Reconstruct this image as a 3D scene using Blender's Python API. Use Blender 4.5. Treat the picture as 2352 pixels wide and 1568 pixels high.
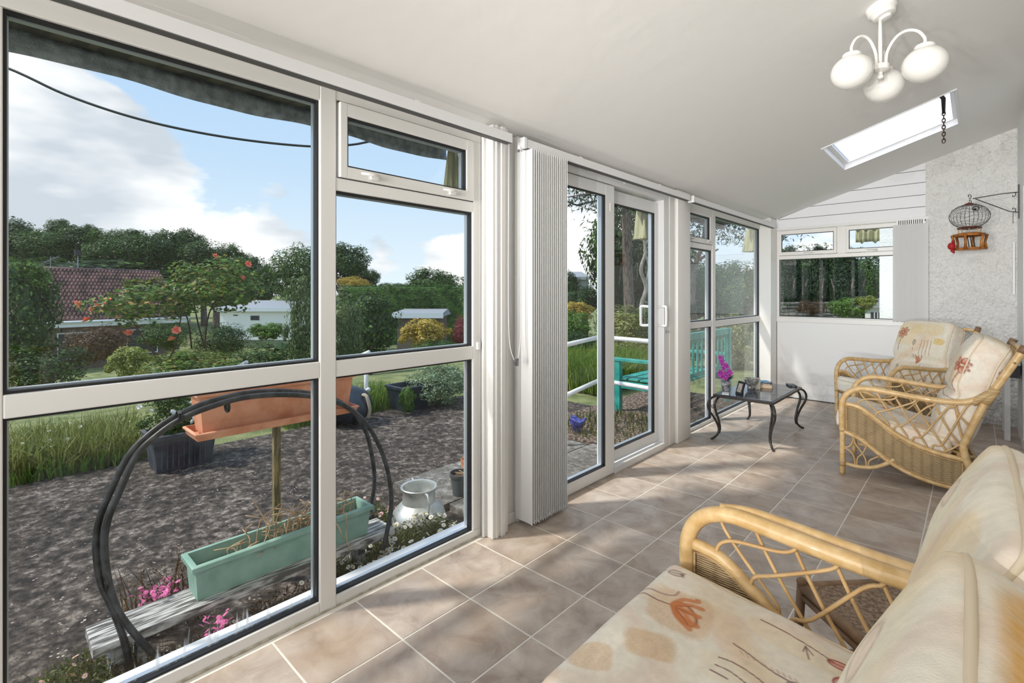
import bpy, bmesh, math, random
import numpy as np
from mathutils import Vector, Matrix
random.seed(7); np.random.seed(7)
S = bpy.context.scene
for o in list(bpy.data.objects): bpy.data.objects.remove(o)
COL = S.collection
PI = math.pi
# ------------------------------------------------------------------ camera, sky, sun, exposure
FPX, YAW, HOR, CH = 1135.0, 0.7521833, 672.0, 1.29
cam = bpy.data.cameras.new('camera'); camo = bpy.data.objects.new('camera', cam); COL.objects.link(camo)
cam.sensor_width = 36; cam.lens = 36*FPX/2352; cam.shift_y = (HOR-784)/2352; cam.clip_start = .02; cam.clip_end = 500
camo.location = (0, 0, CH); camo.rotation_euler = (PI/2, 0, YAW); S.camera = camo
S.view_settings.view_transform = 'Standard'; S.view_settings.look = 'None'
S.view_settings.gamma = 1; S.view_settings.use_curve_mapping = False
S.view_settings.exposure = 0.34

SKYK = 0.82
SUNK = 2.9
def build_world():
    w = bpy.data.worlds.new('sky'); S.world = w; w.use_nodes = True
    nt = w.node_tree; nt.nodes.clear(); N = nt.nodes.new; L = nt.links.new
    out = N('ShaderNodeOutputWorld'); bg = N('ShaderNodeBackground'); L(bg.outputs[0], out.inputs[0])
    tc = N('ShaderNodeTexCoord'); sep = N('ShaderNodeSeparateXYZ'); L(tc.outputs['Generated'], sep.inputs[0])
    def mth(op, a, b=None, clamp=False):
        m = N('ShaderNodeMath'); m.operation = op; m.use_clamp = clamp
        for i, v in enumerate((a, b)):
            if v is None: continue
            if isinstance(v, (int, float)): m.inputs[i].default_value = v
            else: L(v, m.inputs[i])
        return m.outputs[0]
    # blue gradient, paler at the horizon
    gr = N('ShaderNodeValToRGB'); L(sep.outputs[2], gr.inputs[0])
    e = gr.color_ramp.elements; e[0].position = 0; e[0].color = (.84, .95, 1.02, 1); e[1].position = .6; e[1].color = (.36, .60, .98, 1)
    k = gr.color_ramp.elements.new(.22); k.color = (.57, .76, .97, 1)
    # cumulus: flattened noise
    mp = N('ShaderNodeMapping'); mp.inputs['Scale'].default_value = (1, 1, 2.3); mp.inputs['Location'].default_value = (.35, .1, .0)
    L(tc.outputs['Generated'], mp.inputs[0])
    n1 = N('ShaderNodeTexNoise'); n1.inputs['Scale'].default_value = 2.6; n1.inputs['Detail'].default_value = 9; n1.inputs['Roughness'].default_value = .55
    L(mp.outputs[0], n1.inputs[0])
    dens = mth('SUBTRACT', mth('MULTIPLY', n1.outputs[0], 1.7), .35)
    # banks of cumulus low over the trees and one large cloud higher up
    def blob(az_dir, rad, amp):
        nonlocal dens
        v = N('ShaderNodeVectorMath'); v.operation = 'DISTANCE'; v.inputs[1].default_value = az_dir
        L(tc.outputs['Generated'], v.inputs[0])
        f = mth('SUBTRACT', 1.0, mth('DIVIDE', v.outputs['Value'], rad), True)
        dens = mth('ADD', dens, mth('MULTIPLY', f, amp))
    def pd(px, py):
        u = (px-1176)/FPX; v = (py-HOR)/FPX; c, s = math.cos(YAW), math.sin(YAW)
        return tuple(Vector((-s+u*c, c+u*s, -v)).normalized())
    blob(pd(60, 330), .25, .40); blob(pd(20, 130), .2, .2); blob(pd(160, 500), .22, .30); blob(pd(390, 500), .13, .22); blob(pd(620, 525), .10, .34)
    blob(pd(875, 590), .06, .30); blob(pd(1020, 560), .08, .34); blob(pd(1330, 540), .22, .34); blob(pd(540, 330), .25, -.30); blob(pd(900, 420), .22, -.34)
    hz = mth('MULTIPLY', mth('SUBTRACT', 1.0, mth('DIVIDE', sep.outputs[2], .16), True), .16)
    dens = mth('ADD', dens, hz)
    cr = N('ShaderNodeValToRGB'); L(dens, cr.inputs[0]); cr.color_ramp.elements[0].position = .56; cr.color_ramp.elements[1].position = .65
    n2 = N('ShaderNodeTexNoise'); n2.inputs['Scale'].default_value = 3.2; n2.inputs['Detail'].default_value = 4
    mp2 = N('ShaderNodeMapping'); mp2.inputs['Scale'].default_value = (1, 1, 2.6); mp2.inputs['Location'].default_value = (1.7, .4, .22); L(tc.outputs['Generated'], mp2.inputs[0]); L(mp2.outputs[0], n2.inputs[0])
    cc = N('ShaderNodeValToRGB'); L(n2.outputs[0], cc.inputs[0]); cc.color_ramp.elements[0].position = .40; cc.color_ramp.elements[0].color = (.64, .70, .78, 1)
    cc.color_ramp.elements[1].position = .56; cc.color_ramp.elements[1].color = (1.15, 1.15, 1.15, 1)
    mix = N('ShaderNodeMixRGB'); L(cr.outputs[0], mix.inputs[0]); L(gr.outputs[0], mix.inputs[1]); L(cc.outputs[0], mix.inputs[2])
    # ground side of the sphere
    gf = mth('GREATER_THAN', sep.outputs[2], -.01)
    m2 = N('ShaderNodeMixRGB'); L(gf, m2.inputs[0]); m2.inputs[1].default_value = (.16, .19, .11, 1); L(mix.outputs[0], m2.inputs[2])
    L(m2.outputs[0], bg.inputs[0]); bg.inputs[1].default_value = SKYK
build_world()
sun = bpy.data.lights.new('sun', 'SUN'); suno = bpy.data.objects.new('sun', sun); COL.objects.link(suno)
sun.energy = SUNK; sun.angle = math.radians(5); sun.color = (1, .95, .86)
_el = math.radians(52); _sd = Vector((.6*math.cos(_el), .8*math.cos(_el), -math.sin(_el)))
suno.rotation_euler = _sd.to_track_quat('-Z', 'Y').to_euler(); suno.location = (-6, -6, 12)
def area(name, loc, target, sx, sy, energy, color=(1, .98, .95)):
    a = bpy.data.lights.new(name, 'AREA'); a.shape = 'RECTANGLE'; a.size = sx; a.size_y = sy; a.energy = energy; a.color = color
    o = bpy.data.objects.new(name, a); COL.objects.link(o); o.location = loc
    o.rotation_euler = (Vector(target)-Vector(loc)).to_track_quat('-Z', 'Y').to_euler(); return o
# unseen fill spots added behind the camera to brighten the far end
for _i in range(3):
    for _j in range(3):
        _a = bpy.data.lights.new('fill_spot', 'SPOT'); _a.energy = 105; _a.spot_size = math.radians(50); _a.spot_blend = 1; _a.shadow_soft_size = 0; _a.color = (1, .98, .95)
        _o = bpy.data.objects.new('fill_spot', _a); COL.objects.link(_o); _o.location = (-1.5+.75*_i, -1.75, .85+.55*_j)
        _o.rotation_euler = (Vector((-1.0+.1*_i, 6.5, 2.15))-_o.location).to_track_quat('-Z', 'Y').to_euler()
area('blind_fill_light', (-1.25, -1.75, 1.5), (-1.75, 2.2, 1.2), .9, 1.6, 7)  # added fill lamp that lifts the door blinds, no door at its place
area('sofa_fill_light', (-.3, -1.5, 2.3), (-.5, 1.2, .5), .8, .6, 7)  # added fill lamp for the near seats, no skylight above it
area('ceiling_fill_light', (-.4, -.75, 1.9), (-.7, 3.0, 2.9), .8, .8, .8)  # added fill lamp tilted up at the ceiling, no flash unit here

# ------------------------------------------------------------------ helpers
def at(px, py, d):
    u = (px-1176)/FPX; v = (py-HOR)/FPX; c, s = math.cos(YAW), math.sin(YAW)
    return Vector((d*(-s+u*c), d*(c+u*s), CH-d*v))
def tag(o, label=None, cat=None, group=None, kind=None):
    if label: o['label'] = label
    if cat: o['category'] = cat
    if group: o['group'] = group
    if kind: o['kind'] = kind
    return o
def thing(name, label, cat, loc=(0, 0, 0), rz=0, group=None, kind=None):
    o = bpy.data.objects.new(name, None); COL.objects.link(o); o.empty_display_size = .1
    o.location = loc; o.rotation_euler = (0, 0, rz); return tag(o, label, cat, group, kind)
def struct(name, loc=(0, 0, 0)):
    o = bpy.data.objects.new(name, None); COL.objects.link(o); o.location = loc; o['kind'] = 'structure'; return o
class G:
    def __init__(s): s.v = []; s.f = []
    def add(s, vs, fs):
        b = len(s.v); s.v += [tuple(v) for v in vs]; s.f += [tuple(i+b for i in f) for f in fs]; return s
    def box(s, x0, x1, y0, y1, z0, z1, rot=None, c=None):
        vs = [(x, y, z) for x in (x0, x1) for y in (y0, y1) for z in (z0, z1)]
        if rot is not None:
            c = Vector(c or ((x0+x1)/2, (y0+y1)/2, (z0+z1)/2)); vs = [rot @ (Vector(v)-c)+c for v in vs]
        return s.add(vs, [(0, 1, 3, 2), (4, 6, 7, 5), (0, 4, 5, 1), (2, 3, 7, 6), (0, 2, 6, 4), (1, 5, 7, 3)])
    def bbox(s, x0, x1, y0, y1, z0, z1, b=.004):   # bevelled box
        bm = bmesh.new(); bmesh.ops.create_cube(bm, size=1)
        for v in bm.verts: v.co = ((x0+x1)/2+v.co.x*(x1-x0), (y0+y1)/2+v.co.y*(y1-y0), (z0+z1)/2+v.co.z*(z1-z0))
        bmesh.ops.bevel(bm, geom=bm.edges[:], offset=b, segments=2, affect='EDGES', profile=.6)
        bm.verts.index_update(); s.add([v.co[:] for v in bm.verts], [[v.index for v in f.verts] for f in bm.faces]); bm.free(); return s
    def tube(s, pts, r, n=8, closed=False, caps=True, ell=None):
        P = [Vector(p) for p in pts]; m = len(P); R = r if isinstance(r, (list, tuple)) else [r]*m
        b = len(s.v); up = None
        for i, p in enumerate(P):
            if closed: t = P[(i+1) % m]-P[i-1]
            else: t = P[min(i+1, m-1)]-P[max(i-1, 0)]
            t = t.normalized() if t.length > 1e-9 else Vector((0, 0, 1))
            if up is None:
                up = Vector((0, 0, 1)) if abs(t.z) < .9 else Vector((1, 0, 0))
            up = (up-t*up.dot(t)); up = up.normalized() if up.length > 1e-6 else t.orthogonal().normalized()
            w = t.cross(up)
            for k in range(n):
                a = 2*PI*k/n; s.v.append(tuple(p+(up*math.cos(a)+w*math.sin(a))*R[i]))
        M = m if closed else m-1
        for i in range(M):
            for k in range(n):
                a = b+i*n+k; c = b+i*n+(k+1) % n; d = b+((i+1) % m)*n+(k+1) % n; e = b+((i+1) % m)*n+k
                s.f.append((a, e, d, c))
        if caps and not closed:
            s.f.append(tuple(b+k for k in range(n))); s.f.append(tuple(b+(m-1)*n+k for k in reversed(range(n))))
        return s
    def lathe(s, prof, c=(0, 0, 0), n=24, sx=1, sy=1):
        b = len(s.v); m = len(prof)
        for r, z in prof:
            for k in range(n):
                a = 2*PI*k/n; s.v.append((c[0]+r*sx*math.cos(a), c[1]+r*sy*math.sin(a), c[2]+z))
        for i in range(m-1):
            for k in range(n): s.f.append((b+i*n+k, b+i*n+(k+1) % n, b+(i+1)*n+(k+1) % n, b+(i+1)*n+k))
        return s
    def sphere(s, c, r, n=16, m=10, rz=None):
        rz = rz or r; return s.lathe([(r*math.sin(PI*i/m), -rz*math.cos(PI*i/m)) for i in range(m+1)], c, n)
    def trough(s, x0, x1, y0, y1, z0, z1, tap, t=.008, lip=.012, liph=.02):
        # tapered rectangular container, open on top, with a rolled lip
        def ring(dx, z): return [(x0+dx, y0+dx, z), (x1-dx, y0+dx, z), (x1-dx, y1-dx, z), (x0+dx, y1-dx, z)]
        R = [ring(tap, z0), ring(lip*.9, z1-liph), ring(0, z1-liph), ring(-.001, z1-.004), ring(.004, z1), ring(lip+t*.6, z1), ring(lip+t, z1-.006), ring(tap+t, z0+t)]
        vs = [v for r in R for v in r]; fs = [(3, 2, 1, 0)]
        for i in range(len(R)-1):
            for k in range(4): fs.append((i*4+k, i*4+(k+1) % 4, i*4+4+(k+1) % 4, i*4+4+k))
        q = (len(R)-1)*4; fs.append((q, q+1, q+2, q+3)); return s.add(vs, fs)
def link(name, me, mat, parent=None):
    o = bpy.data.objects.new(name, me); COL.objects.link(o)
    if mat and not me.materials: me.materials.append(mat)
    if parent: o.parent = parent
    return o
def build(name, g, mat, parent=None, smooth=False, world=False):
    vs = g.v
    if world and parent is not None:
        M = Matrix.Translation(parent.location) @ Matrix.Rotation(parent.rotation_euler.z, 4, 'Z'); M = M.inverted(); vs = [tuple(M @ Vector(v)) for v in vs]
    me = bpy.data.meshes.new(name); me.from_pydata(vs, [], g.f); me.validate()
    bm = bmesh.new(); bm.from_mesh(me); bmesh.ops.recalc_face_normals(bm, faces=bm.faces[:]); bm.to_mesh(me); bm.free()
    o = link(name, me, mat, parent)
    if smooth:
        me.polygons.foreach_set('use_smooth', [True]*len(me.polygons))
        if smooth == 'auto':
            sharp_edges(me)
    return o
def sharp_edges(me, ang=.7):
    bm = bmesh.new(); bm.from_mesh(me)
    for e in bm.edges:
        if len(e.link_faces) == 2 and e.calc_face_angle(0) > ang: e.smooth = False
    bm.to_mesh(me); bm.free()
def spline(pts, n=6, closed=False):
    P = [Vector(p) for p in pts]; m = len(P); out = []
    for i in range(m if closed else m-1):
        if closed: a, b, c, d = P[i-1], P[i], P[(i+1) % m], P[(i+2) % m]
        else: a, b, c, d = P[max(i-1, 0)], P[i], P[i+1], P[min(i+2, m-1)]
        for k in range(n):
            t = k/n; out.append(.5*((2*b)+(c-a)*t+(2*a-5*b+4*c-d)*t*t+(3*b-a-3*c+d)*t**3))
    if not closed: out.append(P[-1])
    return out
def copy_tree(o, parent=None):
    c = o.copy(); COL.objects.link(c)
    if parent: c.parent = parent
    for ch in list(o.children): copy_tree(ch, c)
    return c

# ------------------------------------------------------------------ materials
def mat(name, col, rough=.5, metal=0, spec=.5, noise=None, bump=None, trans=0, col2=None, nscale=20, thr=(.4, .6), detail=4, stretch=None, alpha=None, rnd=0, coat=0, sheen=0):
    m = bpy.data.materials.new(name); m.use_nodes = True; nt = m.node_tree; b = nt.nodes['Principled BSDF']; N = nt.nodes.new; L = nt.links.new
    b.inputs['Base Color'].default_value = (*col, 1); b.inputs['Roughness'].default_value = rough; b.inputs['Metallic'].default_value = metal
    b.inputs['Specular IOR Level'].default_value = spec
    if coat: b.inputs['Coat Weight'].default_value = coat
    tc = N('ShaderNodeTexCoord'); src = tc.outputs['Object']
    if stretch:
        mp = N('ShaderNodeMapping'); mp.inputs['Scale'].default_value = stretch; L(src, mp.inputs[0]); src = mp.outputs[0]
    colout = None
    if col2:
        n = N('ShaderNodeTexNoise'); n.inputs['Scale'].default_value = nscale; n.inputs['Detail'].default_value = detail; L(src, n.inputs[0])
        r = N('ShaderNodeValToRGB'); L(n.outputs[0], r.inputs[0]); r.color_ramp.elements[0].position = thr[0]; r.color_ramp.elements[1].position = thr[1]
        r.color_ramp.elements[0].color = (*col, 1); r.color_ramp.elements[1].color = (*col2, 1); colout = r.outputs[0]; L(colout, b.inputs['Base Color'])
    if rnd:
        h = N('ShaderNodeHueSaturation'); oi = N('ShaderNodeObjectInfo'); mr = N('ShaderNodeMapRange'); L(oi.outputs['Random'], mr.inputs[0]); mr.inputs[3].default_value = 1-rnd; mr.inputs[4].default_value = 1+rnd
        L(mr.outputs[0], h.inputs['Value'])
        if colout: L(colout, h.inputs['Color'])
        else: h.inputs['Color'].default_value = (*col, 1)
        L(h.outputs[0], b.inputs['Base Color'])
    if bump:
        n = N('ShaderNodeTexNoise'); n.inputs['Scale'].default_value = bump[0]; n.inputs['Detail'].default_value = 3; L(src, n.inputs[0])
        bp = N('ShaderNodeBump'); bp.inputs['Strength'].default_value = bump[1]; bp.inputs['Distance'].default_value = bump[2] if len(bump) > 2 else .01; L(n.outputs[0], bp.inputs['Height']); L(bp.outputs[0], b.inputs['Normal'])
    return m
def leafmat(name, a, b_, c=None, tr=.35, rough=.5):
    m = bpy.data.materials.new(name); m.use_nodes = True; nt = m.node_tree; p = nt.nodes['Principled BSDF']; N = nt.nodes.new; L = nt.links.new; out = nt.nodes['Material Output']
    g = N('ShaderNodeNewGeometry'); r = N('ShaderNodeValToRGB'); L(g.outputs['Random Per Island'], r.inputs[0])
    r.color_ramp.elements[0].color = (*a, 1); r.color_ramp.elements[1].color = (*b_, 1)
    if c: k = r.color_ramp.elements.new(.82); k.color = (*b_, 1); r.color_ramp.elements[-1].color = (*c, 1)
    L(r.outputs[0], p.inputs['Base Color']); p.inputs['Roughness'].default_value = rough; p.inputs['Specular IOR Level'].default_value = .35
    t = N('ShaderNodeBsdfTranslucent'); L(r.outputs[0], t.inputs[0]); mx = N('ShaderNodeMixShader'); mx.inputs[0].default_value = tr
    L(p.outputs[0], mx.inputs[1]); L(t.outputs[0], mx.inputs[2]); L(mx.outputs[0], out.inputs[0]); return m
M = {}
M['upvc'] = mat('white_upvc', (.84, .825, .80), .32)
M['upvc2'] = mat('white_door_upvc', (.82, .82, .82), .3)
M['ceiling'] = mat('ceiling_paint', (.88, .865, .845), .9, bump=(9, .08, .02))
M['wall'] = mat('white_painted_wall', (.86, .86, .85), .8, bump=(60, .1, .004))
M['panel'] = mat('smooth_white_panel', (.85, .85, .85), .45)
M['siding'] = mat('white_siding_plastic', (.86, .86, .89), .45)
M['gasket'] = mat('black_rubber_gasket', (.012, .012, .014), .5)
M['spacer'] = mat('silver_spacer_bar', (.55, .60, .66), .35, metal=.6)
M['grout'] = mat('cream_grout', (.84, .79, .71), .9)
M['dirt'] = mat('old_sealant', (.42, .37, .28), .9, col2=(.62, .57, .47), nscale=30)
M['track'] = mat('white_blind_track', (.84, .84, .85), .3)
M['trackgap'] = mat('grey_track_slot', (.10, .10, .10), .6)
M['chrome'] = mat('brushed_metal', (.6, .6, .6), .3, metal=1)
M['blackmetal'] = mat('black_metal', (.012, .012, .013), .4)
M['iron'] = mat('wrought_iron', (.02, .017, .015), .35, coat=.3)
M['globe'] = mat('opal_glass', (.83, .81, .77), .12, spec=.6)
M['lampwhite'] = mat('white_enamel', (.85, .83, .79), .3)
M['cane'] = mat('rattan_cane', (.60, .38, .15), .38, col2=(.74, .52, .26), nscale=9, stretch=(3, 3, 3), thr=(.35, .65), coat=.25, bump=(60, .15, .003))
M['cane_thin'] = mat('thin_rattan_cane', (.55, .34, .14), .4, col2=(.68, .46, .22), nscale=12, thr=(.35, .65), coat=.2)
M['canewrap'] = mat('rattan_binding', (.62, .44, .22), .5, col2=(.42, .27, .12), nscale=4, stretch=(1, 1, 40))
M['canedark'] = mat('stained_wood_post', (.22, .13, .07), .5, col2=(.34, .21, .12), nscale=14, stretch=(1, 1, .3))
M['orange'] = mat('ochre_cushion_side', (.66, .40, .13), .85, col2=(.80, .60, .30), nscale=5, bump=(200, .15, .002))
M['piping'] = mat('piping_cord', (.74, .62, .46), .8)
M['slat'] = mat('white_blind_fabric', (.84, .84, .835), .7, bump=(300, .1, .001))
def clothmat():
    m = mat('white_blind_fabric', (.92, .92, .91), .8); nt = m.node_tree; t = nt.nodes.new('ShaderNodeBsdfTranslucent'); t.inputs[0].default_value = (.92, .92, .91, 1); x = nt.nodes.new('ShaderNodeMixShader'); x.inputs[0].default_value = .28
    nt.links.new(nt.nodes['Principled BSDF'].outputs[0], x.inputs[1]); nt.links.new(t.outputs[0], x.inputs[2]); nt.links.new(x.outputs[0], nt.nodes['Material Output'].inputs[0]); return m
M['slat'] = clothmat()
M['chain'] = mat('white_bead_chain', (.8, .8, .8), .3)
M['cable'] = mat('black_cable', (.01, .02, .025), .6)
M['hose'] = mat('black_plastic_pipe', (.015, .016, .018), .42, col2=(.05, .055, .06), nscale=25, bump=(60, .2, .003))
M['greenpl'] = mat('sage_green_plastic', (.20, .36, .29), .55, col2=(.33, .50, .42), nscale=14, thr=(.3, .75))
M['terra'] = mat('terracotta_plastic', (.62, .24, .12), .6, col2=(.75, .36, .22), nscale=9)
M['oldwood'] = mat('weathered_grey_wood', (.10, .095, .09), .85, col2=(.66, .65, .63), nscale=9, stretch=(12, 1, 4), thr=(.42, .6), bump=(40, .5, .01))
M['post'] = mat('mossy_wood_post', (.12, .10, .05), .9, col2=(.30, .24, .12), nscale=20, stretch=(3, 3, .5))
M['zinc'] = mat('weathered_aluminium', (.46, .47, .45), .42, metal=.55, col2=(.68, .69, .66), nscale=6, bump=(40, .1, .004))
M['greypot'] = mat('grey_plastic_pot', (.09, .10, .10), .5)
M['blackpot'] = mat('black_plastic_tub', (.015, .022, .032), .38, col2=(.03, .04, .055), nscale=12)
M['trough'] = mat('slate_plastic_trough', (.035, .045, .06), .5, stretch=(1, 1, 1), col2=(.07, .08, .10), nscale=8)
M['soil'] = mat('dry_soil', (.06, .035, .02), .95, col2=(.16, .09, .05), nscale=40, bump=(60, .6, .02))
M['rail'] = mat('white_painted_rail', (.86, .87, .88), .35)
M['teal'] = mat('teal_paint', (.015, .29, .25), .45, col2=(.05, .40, .34), nscale=9)
M['stonetex'] = None
M['bark'] = mat('bark', (.10, .075, .06), .9, col2=(.24, .19, .16), nscale=8, stretch=(3, 3, .8), bump=(20, .7, .05))
M['palebark'] = mat('pale_bark', (.22, .19, .16), .9, col2=(.42, .38, .33), nscale=8, stretch=(3, 3, .8))
M['stem'] = mat('dark_stem', (.06, .035, .02), .8)
M['gstem'] = mat('green_stem', (.10, .16, .05), .8)
M['straw'] = mat('dead_straw', (.42, .27, .15), .9, col2=(.62, .45, .28), nscale=15)
M['white_petal'] = mat('white_petals', (.85, .83, .80), .7)
M['pink_petal'] = mat('pink_petals', (.75, .12, .38), .6, col2=(.88, .30, .55), nscale=60)
M['palepink'] = mat('pale_pink_petals', (.78, .42, .45), .7, col2=(.85, .62, .62), nscale=60)
M['coral'] = mat('coral_petals', (.85, .15, .08), .6, col2=(.90, .35, .22), nscale=40)
M['yellow'] = mat('yellow_centre', (.55, .40, .03), .8)
M['purple'] = mat('purple_orchid_petals', (.28, .02, .26), .5, col2=(.45, .05, .42), nscale=60)
M['dgreen'] = mat('dark_green_leaf', (.012, .045, .015), .4)
M['glassware'] = mat('smoky_glass', (.10, .10, .11), .08, spec=.9, col2=(.42, .42, .46), nscale=30, thr=(.4, .7))
M['pebblewall'] = mat('pebbledash_paint', (.86, .85, .835), .85, bump=(75, .9, .02))
def tune_pebble():
    m = M['pebblewall']; nt = m.node_tree; b = nt.nodes['Principled BSDF']; N = nt.nodes.new; L = nt.links.new
    tc = N('ShaderNodeTexCoord'); v = N('ShaderNodeTexVoronoi'); v.inputs['Scale'].default_value = 34; L(tc.outputs['Object'], v.inputs[0])
    n = N('ShaderNodeTexNoise'); n.inputs['Scale'].default_value = 26; n.inputs['Detail'].default_value = 5; L(tc.outputs['Object'], n.inputs[0])
    mth = N('ShaderNodeMath'); mth.operation = 'MULTIPLY_ADD'; L(v.outputs['Distance'], mth.inputs[0]); mth.inputs[1].default_value = -.7; L(n.outputs[0], mth.inputs[2])
    bp = N('ShaderNodeBump'); bp.inputs['Strength'].default_value = 1; bp.inputs['Distance'].default_value = .022; L(mth.outputs[0], bp.inputs['Height']); L(bp.outputs[0], b.inputs['Normal'])
tune_pebble()
def glassmat(name, dirt=0.0, tint=(.985, .995, .992), refl=1.0):
    m = bpy.data.materials.new(name); m.use_nodes = True; nt = m.node_tree; nt.nodes.clear(); N = nt.nodes.new; L = nt.links.new
    out = N('ShaderNodeOutputMaterial'); tr = N('ShaderNodeBsdfTransparent'); tr.inputs[0].default_value = (*tint, 1); gl = N('ShaderNodeBsdfGlossy'); gl.inputs['Roughness'].default_value = .0; gl.inputs['Color'].default_value = (refl, refl, refl, 1)
    ge = N('ShaderNodeNewGeometry'); dt = N('ShaderNodeVectorMath'); dt.operation = 'DOT_PRODUCT'; L(ge.outputs['Incoming'], dt.inputs[0]); L(ge.outputs['Normal'], dt.inputs[1])
    def mt(op, a, b_=None):
        k = N('ShaderNodeMath'); k.operation = op
        for i, v in enumerate((a, b_)):
            if v is None: continue
            if isinstance(v, (int, float)): k.inputs[i].default_value = v
            else: L(v, k.inputs[i])
        return k.outputs[0]
    fr = mt('ADD', mt('MULTIPLY', mt('POWER', mt('SUBTRACT', 1.0, mt('ABSOLUTE', dt.outputs['Value'])), 5.0), .80), .017)
    mx = N('ShaderNodeMixShader'); L(fr, mx.inputs[0]); L(tr.outputs[0], mx.inputs[1]); L(gl.outputs[0], mx.inputs[2])
    last = mx
    if dirt:
        tc = N('ShaderNodeTexCoord'); mp = N('ShaderNodeMapping'); mp.inputs['Scale'].default_value = (1, 55, 5); L(tc.outputs['Object'], mp.inputs[0])
        n = N('ShaderNodeTexNoise'); n.inputs['Scale'].default_value = 1.0; n.inputs['Detail'].default_value = 5; L(mp.outputs[0], n.inputs[0])
        sp = N('ShaderNodeSeparateXYZ'); L(tc.outputs['Object'], sp.inputs[0])
        mr = N('ShaderNodeMapRange'); L(sp.outputs[2], mr.inputs[0]); mr.inputs[1].default_value = .16; mr.inputs[2].default_value = .03; mr.inputs[3].default_value = 0; mr.inputs[4].default_value = 1
        a = N('ShaderNodeMath'); a.operation = 'MULTIPLY_ADD'; L(mr.outputs[0], a.inputs[0]); a.inputs[1].default_value = .34; L(n.outputs[0], a.inputs[2])
        r = N('ShaderNodeValToRGB'); L(a.outputs[0], r.inputs[0]); r.color_ramp.elements[0].position = .74; r.color_ramp.elements[1].position = .95; r.color_ramp.elements[1].color = (dirt, dirt, dirt, 1)
        df = N('ShaderNodeBsdfDiffuse'); df.inputs[0].default_value = (.8, .84, .88, 1); tl = N('ShaderNodeBsdfTranslucent'); tl.inputs[0].default_value = (.8, .84, .88, 1); ad = N('ShaderNodeMixShader'); L(df.outputs[0], ad.inputs[1]); L(tl.outputs[0], ad.inputs[2])
        m2 = N('ShaderNodeMixShader'); L(r.outputs[0], m2.inputs[0]); L(mx.outputs[0], m2.inputs[1]); L(ad.outputs[0], m2.inputs[2]); last = m2
    L(last.outputs[0], out.inputs[0]); return m
M['glass'] = glassmat('window_glass'); M['glassdirty'] = glassmat('weathered_window_glass', .55)
def skylightmat():
    m = bpy.data.materials.new('skylight_glass'); m.use_nodes = True; nt = m.node_tree; nt.nodes.clear(); N = nt.nodes.new; L = nt.links.new
    out = N('ShaderNodeOutputMaterial'); tr = N('ShaderNodeBsdfTransparent'); tl = N('ShaderNodeBsdfTranslucent'); tl.inputs[0].default_value = (.98, .98, 1, 1); mx = N('ShaderNodeMixShader'); mx.inputs[0].default_value = .75
    L(tr.outputs[0], mx.inputs[1]); L(tl.outputs[0], mx.inputs[2]); L(mx.outputs[0], out.inputs[0]); return m
M['skyglass'] = skylightmat()
def tilemat():
    m = bpy.data.materials.new('floor_tile'); m.use_nodes = True; nt = m.node_tree; b = nt.nodes['Principled BSDF']; N = nt.nodes.new; L = nt.links.new
    tc = N('ShaderNodeTexCoord'); oi = N('ShaderNodeObjectInfo'); ad = N('ShaderNodeVectorMath'); ad.operation = 'MULTIPLY_ADD'
    L(oi.outputs['Random'], ad.inputs[0]); ad.inputs[1].default_value = (37, 19, 5); L(tc.outputs['Object'], ad.inputs[2])
    n = N('ShaderNodeTexNoise'); n.inputs['Scale'].default_value = 7; n.inputs['Detail'].default_value = 6; n.inputs['Roughness'].default_value = .62; n.inputs['Distortion'].default_value = .5; L(ad.outputs[0], n.inputs[0])
    r = N('ShaderNodeValToRGB'); L(n.outputs[0], r.inputs[0]); e = r.color_ramp.elements; e[0].position = .30; e[0].color = (.36, .275, .22, 1); e[1].position = .70; e[1].color = (.66, .565, .485, 1)
    k = e.new(.5); k.color = (.52, .43, .36, 1)
    n2 = N('ShaderNodeTexNoise'); n2.inputs['Scale'].default_value = 3; L(ad.outputs[0], n2.inputs[0])
    mx = N('ShaderNodeMixRGB'); mx.blend_type = 'MIX'; mx.inputs[2].default_value = (.44, .30, .19, 1); r2 = N('ShaderNodeValToRGB'); L(n2.outputs[0], r2.inputs[0]); r2.color_ramp.elements[0].position = .5; r2.color_ramp.elements[1].position = .8; r2.color_ramp.elements[1].color = (.6, .6, .6, 1)
    L(r2.outputs[0], mx.inputs[0]); L(r.outputs[0], mx.inputs[1])
    h = N('ShaderNodeHueSaturation'); mr = N('ShaderNodeMapRange'); L(oi.outputs['Random'], mr.inputs[0]); mr.inputs[3].default_value = .92; mr.inputs[4].default_value = 1.08; L(mr.outputs[0], h.inputs['Value']); L(mx.outputs[0], h.inputs['Color']); L(h.outputs[0], b.inputs['Base Color'])
    b.inputs['Roughness'].default_value = .42; b.inputs['Specular IOR Level'].default_value = .35
    bp = N('ShaderNodeBump'); bp.inputs['Strength'].default_value = .15; bp.inputs['Distance'].default_value = .004; L(n.outputs[0], bp.inputs['Height']); L(bp.outputs[0], b.inputs['Normal']); return m
M['tile'] = tilemat()
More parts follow.
